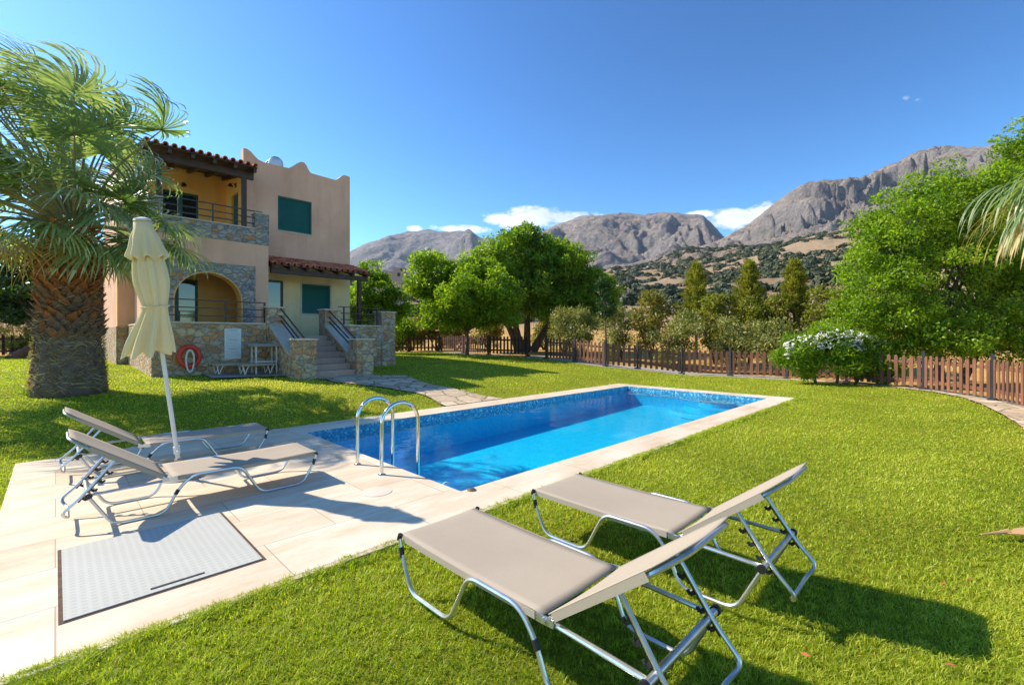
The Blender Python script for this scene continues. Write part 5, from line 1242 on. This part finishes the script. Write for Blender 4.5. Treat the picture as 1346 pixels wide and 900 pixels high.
rows = [
 (742, 25.5, 1.7, 2.4, LO, 'loose grey green shrub just right of the gate gap'),
 (768, 25, 1.5, 2.2, LO, 'second loose grey green shrub right of the gate gap'),
 (818, 23.5, 1.8, 2.4, LO, 'twiggy pale leaved shrub right of the slim sapling'),
 (856, 24, 2.3, 3.0, LY, 'yellow topped shrub between the twiggy shrub and the first conifer'),
 (893, 21.5, 1.9, 2.3, LO, 'low pale shrub at the foot of the first conifer'),
 (940, 23, 2.2, 3.0, LC, 'bushy olive brown shrub between the first two conifers'),
 (963, 21, 1.7, 2.1, LO, 'low grey green shrub with dry leaves between the first two conifers'),
 (1010, 22, 2.0, 2.9, LC, 'bushy olive shrub between the second and third conifers'),
 (1030, 19.8, 1.8, 2.0, LO, 'low twiggy shrub behind the white flowering bush'),
 (1078, 20.5, 2.6, 3.4, LC, 'broad brownish green shrub right of the third conifer'),
 (1110, 18.5, 2.2, 2.6, LM, 'dense green shrub squeezed between the conifers and the big right tree'),
 (540, 31, 2.2, 2.0, LY, 'dry yellow green shrub behind the dark fence nearest the villa'),
 (575, 31, 2.4, 2.1, LY, 'golden shrub behind the dark fence left of the slim lawn tree trunk'),
 (642, 33, 2.6, 2.3, LY, 'golden shrub behind the dark fence right of the slim lawn tree trunk'),
 (600, 32, 2.2, 2.0, LO, 'grey green shrub behind the dark fence straight behind the slim trunk'),
 (716, 33, 2.3, 2.2, LY, 'golden shrub seen through the gate gap right of the big trunks'),
 (522, 29, 1.8, 1.9, LM, 'green shrub in the corner between terrace pillar and dark fence')]
for (px, d, w, h, lm, lab) in rows:
    shrub('shrub', px, d, w * 1.05, h * 1.18, lm, lab, 'shrub', G1, n=60, per=75 if lm is LO else 105, ll=.17, lw=.055 if lm is LO else .08, sr=.33, stems=6)
# slim sapling
tree('sapling', 'slim dark sapling with a straight thin stem behind the fence right of the big tree', 'tree', None, 796, 22.5, [(.0, 0, 2.9, .45, .4, .8), (-.1, 0, 3.7, .3, .3, .4)], (0, 0, 2.0), .05, LD, nsub=22, per=90, sr=.22, ll=.15, lw=.06)
# white flowering oleander in front of the fence
ol = tree('oleander_bush', 'bush with white blossoms and narrow leaves growing through the brown fence', 'bush', None, 1092, 15.4,
     [(-.9, 0, 1.1, .9, .6, .6), (.3, 0, 1.25, 1.1, .7, .7), (1.4, 0, 1.05, .9, .6, .6), (-.2, 0, .7, 1.5, .6, .45), (-.1, 0, 1.65, .6, .5, .35)], [((-.5, 0, 0), (-.8, 0, .8)), ((.2, 0, 0), (.3, 0, .9)), ((.8, 0, 0), (1.2, 0, .8))], .04, LB, nsub=170, per=130, sr=.24, ll=.16, lw=.04, k=20)
fl = MB()
for i in range(330):
    x = random.uniform(-1.7, 1.9); t = x / 2.0; zt = 1.72 - .55 * t * t + random.uniform(-.5, .12); yy = -.55 + .3 * abs(t) + random.uniform(-.1, .15)
    if random.random() < .55: x += (-.9 - x) * .0
    for k in range(5):
        a = k * 1.257 + random.random(); r = random.uniform(.035, .055); n = Vector((random.uniform(-.9, .3), random.uniform(-.7, .3), random.uniform(.4, 1))).normalized(); s = n.orthogonal().normalized(); q = n.cross(s)
        c = Vector((x, yy, zt)); e1 = s * math.cos(a) + q * math.sin(a); e2 = s * math.cos(a + .9) + q * math.sin(a + .9)
        fl.add([c, c + e1 * r, c + (e1 + e2) * r * .75 + n * .01, c + e2 * r], [(0, 1, 2, 3)])
fl.build('blossoms', MT['flower'], ol, fix=False)
shrub('shrub', 1160, 15.0, 1.2, 1.2, LB, 'low leafy shrub at the foot of the fence right of the white blossoms', 'shrub', 'low shrubs at the fence foot', n=40, per=110, ll=.13, lw=.05, sr=.22)
shrub('shrub', 22, 22.5, 1.0, .7, LO, 'small pale shrub on the left behind the fence', 'shrub', None, n=20)
# weeds at the palm foot
wd = tree('weed_clump', 'low green weeds growing at the left foot of the big palm trunk', 'weeds', None, 55, 9.15, [(0, 0, .12, .30, .2, .14), (.3, -.1, .08, .35, .2, .10)], (0, 0, .08), .01, LM, nsub=30, per=90, sr=.09, ll=.06, lw=.012, up=.9, k=4)

# ------------------------------------------------------------------ far houses
def far_house():
    u, v = uv(509, 190); z = terr(u, v)
    r = empty('distant_house', (u, v, z - 1), -R(45), 'small pink house half hidden by trees on the hillside right of the villa', 'house')
    top = 1.55 + (443 - 353) * 190 / 600 - (z - 1)
    m = MB(); m.box((-2, 0, 0), (7.2, 7, top - 1.0)); m.box((2.2, .5, top - 1.0), (7.0, 6.5, top + .6)); m.build('wall', simple('far_pink', (.50, .34, .26), None, 3, .9), r)
    w = MB(); w.box((4.2, -.05, top - 3.2), (5.4, 0.0, top - 1.8)); w.box((5.4, .44, top - .8), (6.3, .495, top + .1)); w.build('window', MT['dark'], r)
    c = MB(); c.box((-8.2, 1, top - 2), (-5.6, 3, top + 3.0)); c.box((-9.5, .5, 0), (-4, 6, top - 2)); c.build('side_wing', simple('far_cream', (.6, .52, .42), None, 3, .9), r)
    k = MB(); k.box((-8.3, .9, top + 3.0), (-5.5, 3.1, top + 3.4)); k.build('chimney_cap', MT['terra'], r)
far_house()
def far_house2():
    u, v = uv(857, 610); z = terr(u, v)
    r = empty('hillside_cabin', (u, v, 80), -R(45), 'tiny pale building on the scrub covered hillside below the middle mountain', 'building')
    from mathutils.bvhtree import BVHTree
    zz = z
    for nme in ('scrub_hill', 'ground'):
        me = bpy.data.objects[nme].data; t = BVHTree.FromPolygons([q.co for q in me.vertices], [p.vertices for p in me.polygons]); h = t.ray_cast(Vector((u, v, 900)), Vector((0, 0, -1)))
        if h[0] is not None: zz = max(zz, h[0].z)
    r.location.z = zz - 1
    m = MB(); m.box((-5.5, 0, 0), (5.5, 6, 5)); m.build('wall', MT['white'], r)
    f = MB(); f.box((-6, -.4, 5), (6, 6.4, 5.5)); f.build('roof', MT['concrete'], r)
    w = MB(); w.box((-3.5, -.06, 2), (-2, -.01, 4)); w.box((1, -.06, 1), (2.4, -.01, 4)); w.build('window', MT['dark'], r)
far_house2()

# ------------------------------------------------------------------ small things on the lawn
fs = MB(); fs.tube([(0, 0, .03), (.15, .02, .035), (.24, .03, .04)], [.006, .012, .02], 6)
fs.add([(.2, .0, .04), (.35, -.06, .05), (.75, -.05, .07), (1.0, .04, .05), (.7, .12, .06), (.34, .08, .045)], [(0, 1, 2, 3, 4, 5)])
o = fs.build('dry_palm_stalk', simple('dry_stalk', (.55, .33, .15), (.45, .27, .12), 8, .8), fix=False); o.location = (5.05, -.07, 0); o.rotation_euler = (0, 0, -R(45)); o.modifiers.new('S', 'SOLIDIFY').thickness = .008
tag(o, 'dry pale palm stalk lying on the grass at the right edge', 'palm stalk')
lf = simple('fallen_leaf', (.55, .16, .05), (.42, .12, .04), 9, .8)
pl = [(1240, 772, 'orange fallen leaf above the long lounger shadow on the right lawn'), (1275, 766, 'small brown fallen leaf right of the orange one on the lawn'), (1058, 866, 'dark red fallen leaf just below the lounger shadow'), (1250, 880, 'pale orange fallen leaf near the bottom right corner'), (1101, 765, 'small dark fallen leaf at the upper edge of the long lounger shadow')]
for px, py, lab in pl:
    d = 930 / (py - 443.0); u, v = uv(px, d); m = MB(); s = .022
    m.add([(-s, 0, 0), (0, -s * .5, .006), (s * 1.1, 0, .012), (0, s * .6, .003)], [(0, 1, 2, 3)]); o = m.build('fallen_leaf', lf, fix=False); o.location = (u, v, .022); o.rotation_euler = (.3, .2, random.uniform(0, 6)); o.modifiers.new('S', 'SOLIDIFY').thickness = .001
    tag(o, lab, 'leaf', 'fallen leaves on the lawn')

# ------------------------------------------------------------------ haze
HZ = True
if HZ:
    hb = MB(); hb.box((-300, -300, -60), (4400, 4400, 800)); m_, nt, out = newmat('haze')
    pv = N(nt, 'ShaderNodeVolumePrincipled'); pv.inputs['Color'].default_value = (.62, .78, 1, 1); pv.inputs['Density'].default_value = 5e-5; pv.inputs['Anisotropy'].default_value = .2
    L(nt, pv.outputs[0], out.inputs['Volume']); o = hb.build('haze', m_); tag(o, 'thin blue air between the garden and the mountains', 'haze', kind='stuff')

# ------------------------------------------------------------------ world, sun, camera
EL, AZ = 42.0, math.atan2(-.5, .866)       # azimuth from +Y clockwise
w = bpy.data.worlds.new('World'); scene.world = w; w.use_nodes = True; nt = w.node_tree; nt.nodes.clear()
sky = N(nt, 'ShaderNodeTexSky', sky_type='NISHITA'); sky.sun_disc = False; sky.sun_elevation = R(EL); sky.sun_rotation = AZ; sky.altitude = 50; sky.air_density = 1.0; sky.dust_density = .35; sky.ozone_density = 2.5
hsv = N(nt, 'ShaderNodeHueSaturation'); hsv.inputs['Saturation'].default_value = 1.1; hsv.inputs['Value'].default_value = 1.0; L(nt, sky.outputs[0], hsv.inputs['Color'])
tc = N(nt, 'ShaderNodeTexCoord'); sx = N(nt, 'ShaderNodeSeparateXYZ'); L(nt, tc.outputs['Generated'], sx.inputs[0])
az = mth(nt, 'MULTIPLY', mth(nt, 'ARCTAN2', sx.outputs[0], sx.outputs[1]), 57.29578); el = mth(nt, 'MULTIPLY', mth(nt, 'ARCSINE', sx.outputs[2]), 57.29578)
def blob(a0, e0, sa, se, amp=1):
    x = mth(nt, 'DIVIDE', mth(nt, 'SUBTRACT', az, a0), sa); y = mth(nt, 'DIVIDE', mth(nt, 'SUBTRACT', el, e0), se)
    return mth(nt, 'MULTIPLY', mth(nt, 'SUBTRACT', 1, mth(nt, 'ADD', mth(nt, 'MULTIPLY', x, x), mth(nt, 'MULTIPLY', y, y))), amp)
def azel(px, py):
    a = math.atan((px - 673) / 600.0); return 45 + math.degrees(a), math.degrees(math.atan((443 - py) / 600.0 * math.cos(a)))
f = None
for (px, py, spx, spy, am) in [(690, 288, 62, 17, 1), (718, 284, 40, 14, 1), (610, 301, 42, 7, 1), (545, 301, 13, 5, 1), (1000, 277, 26, 13, 1), (965, 287, 46, 16, 1), (925, 281, 30, 6, .8), (752, 288, 50, 10, .7), (1188, 130, 13, 7, .45), (1207, 132, 9, 5, .25)]:
    a0, e0 = azel(px, py); a1, _ = azel(px + spx, py); _, e1 = azel(px, py - spy)
    b = blob(a0, e0, a1 - a0, e1 - e0, am); f = b if f is None else mth(nt, 'MAXIMUM', f, b)
mp = N(nt, 'ShaderNodeMapping'); mp.inputs['Scale'].default_value = (1, 1, 2.2); L(nt, tc.outputs['Generated'], mp.inputs[0])
cn = nz(nt, mp.outputs[0], 22, 9, .62); cn2 = nz(nt, mp.outputs[0], 9, 5, .55)
dens = mth(nt, 'ADD', mth(nt, 'MULTIPLY', mth(nt, 'MAXIMUM', f, -3), .85), mth(nt, 'MULTIPLY', mth(nt, 'SUBTRACT', cn, .52), 2.6))
mask = ramp(nt, dens, [(.05, (0, 0, 0)), (.5, (1, 1, 1))])
cc = ramp(nt, cn2, [(.35, (3.3, 3.7, 4.3)), (.65, (4.6, 4.7, 4.9))])
gs = N(nt, 'ShaderNodeVectorMath', operation='SCALE'); gs.inputs['Scale'].default_value = .15; L(nt, hsv.outputs[0], gs.inputs[0])
gm = N(nt, 'ShaderNodeGamma'); gm.inputs[1].default_value = 1.5; L(nt, gs.outputs[0], gm.inputs[0])
g2 = N(nt, 'ShaderNodeVectorMath', operation='SCALE'); g2.inputs['Scale'].default_value = .94 / .15; L(nt, mixc(nt, 1.0, gm.outputs[0], (.90, 1.11, 1.08), 'MULTIPLY'), g2.inputs[0])
mx = mixc(nt, mth(nt, 'MULTIPLY', mask, .9), g2.outputs[0], cc)
bg = N(nt, 'ShaderNodeBackground'); bg.inputs[1].default_value = .15; L(nt, mx, bg.inputs[0]); wo = N(nt, 'ShaderNodeOutputWorld'); L(nt, bg.outputs[0], wo.inputs[0])
sl = bpy.data.lights.new('sun', 'SUN'); sl.energy = 4.0; sl.angle = R(.55); sl.color = (1, .895, .735); so = bpy.data.objects.new('sun', sl); COL.objects.link(so)
sd = Vector((math.sin(AZ) * math.cos(R(EL)), math.cos(AZ) * math.cos(R(EL)), math.sin(R(EL)))); so.rotation_euler = sd.to_track_quat('Z', 'Y').to_euler(); so.location = (0, 0, 60)
cam = bpy.data.cameras.new('camera'); cam.lens = 600 / 1346 * 36; cam.sensor_width = 36; cam.shift_y = -7 / 1346; cam.clip_start = .05; cam.clip_end = 12000
co = bpy.data.objects.new('camera', cam); COL.objects.link(co); co.location = (0, 0, 1.55); co.rotation_euler = (R(90), 0, -R(45)); scene.camera = co
scene.view_settings.view_transform = 'Standard'; scene.view_settings.look = 'None'; scene.view_settings.exposure = .90; scene.view_settings.gamma = 1
scene.render.engine = 'CYCLES'; scene.cycles.transparent_max_bounces = 12; scene.cycles.max_bounces = 8; scene.cycles.volume_bounces = 0
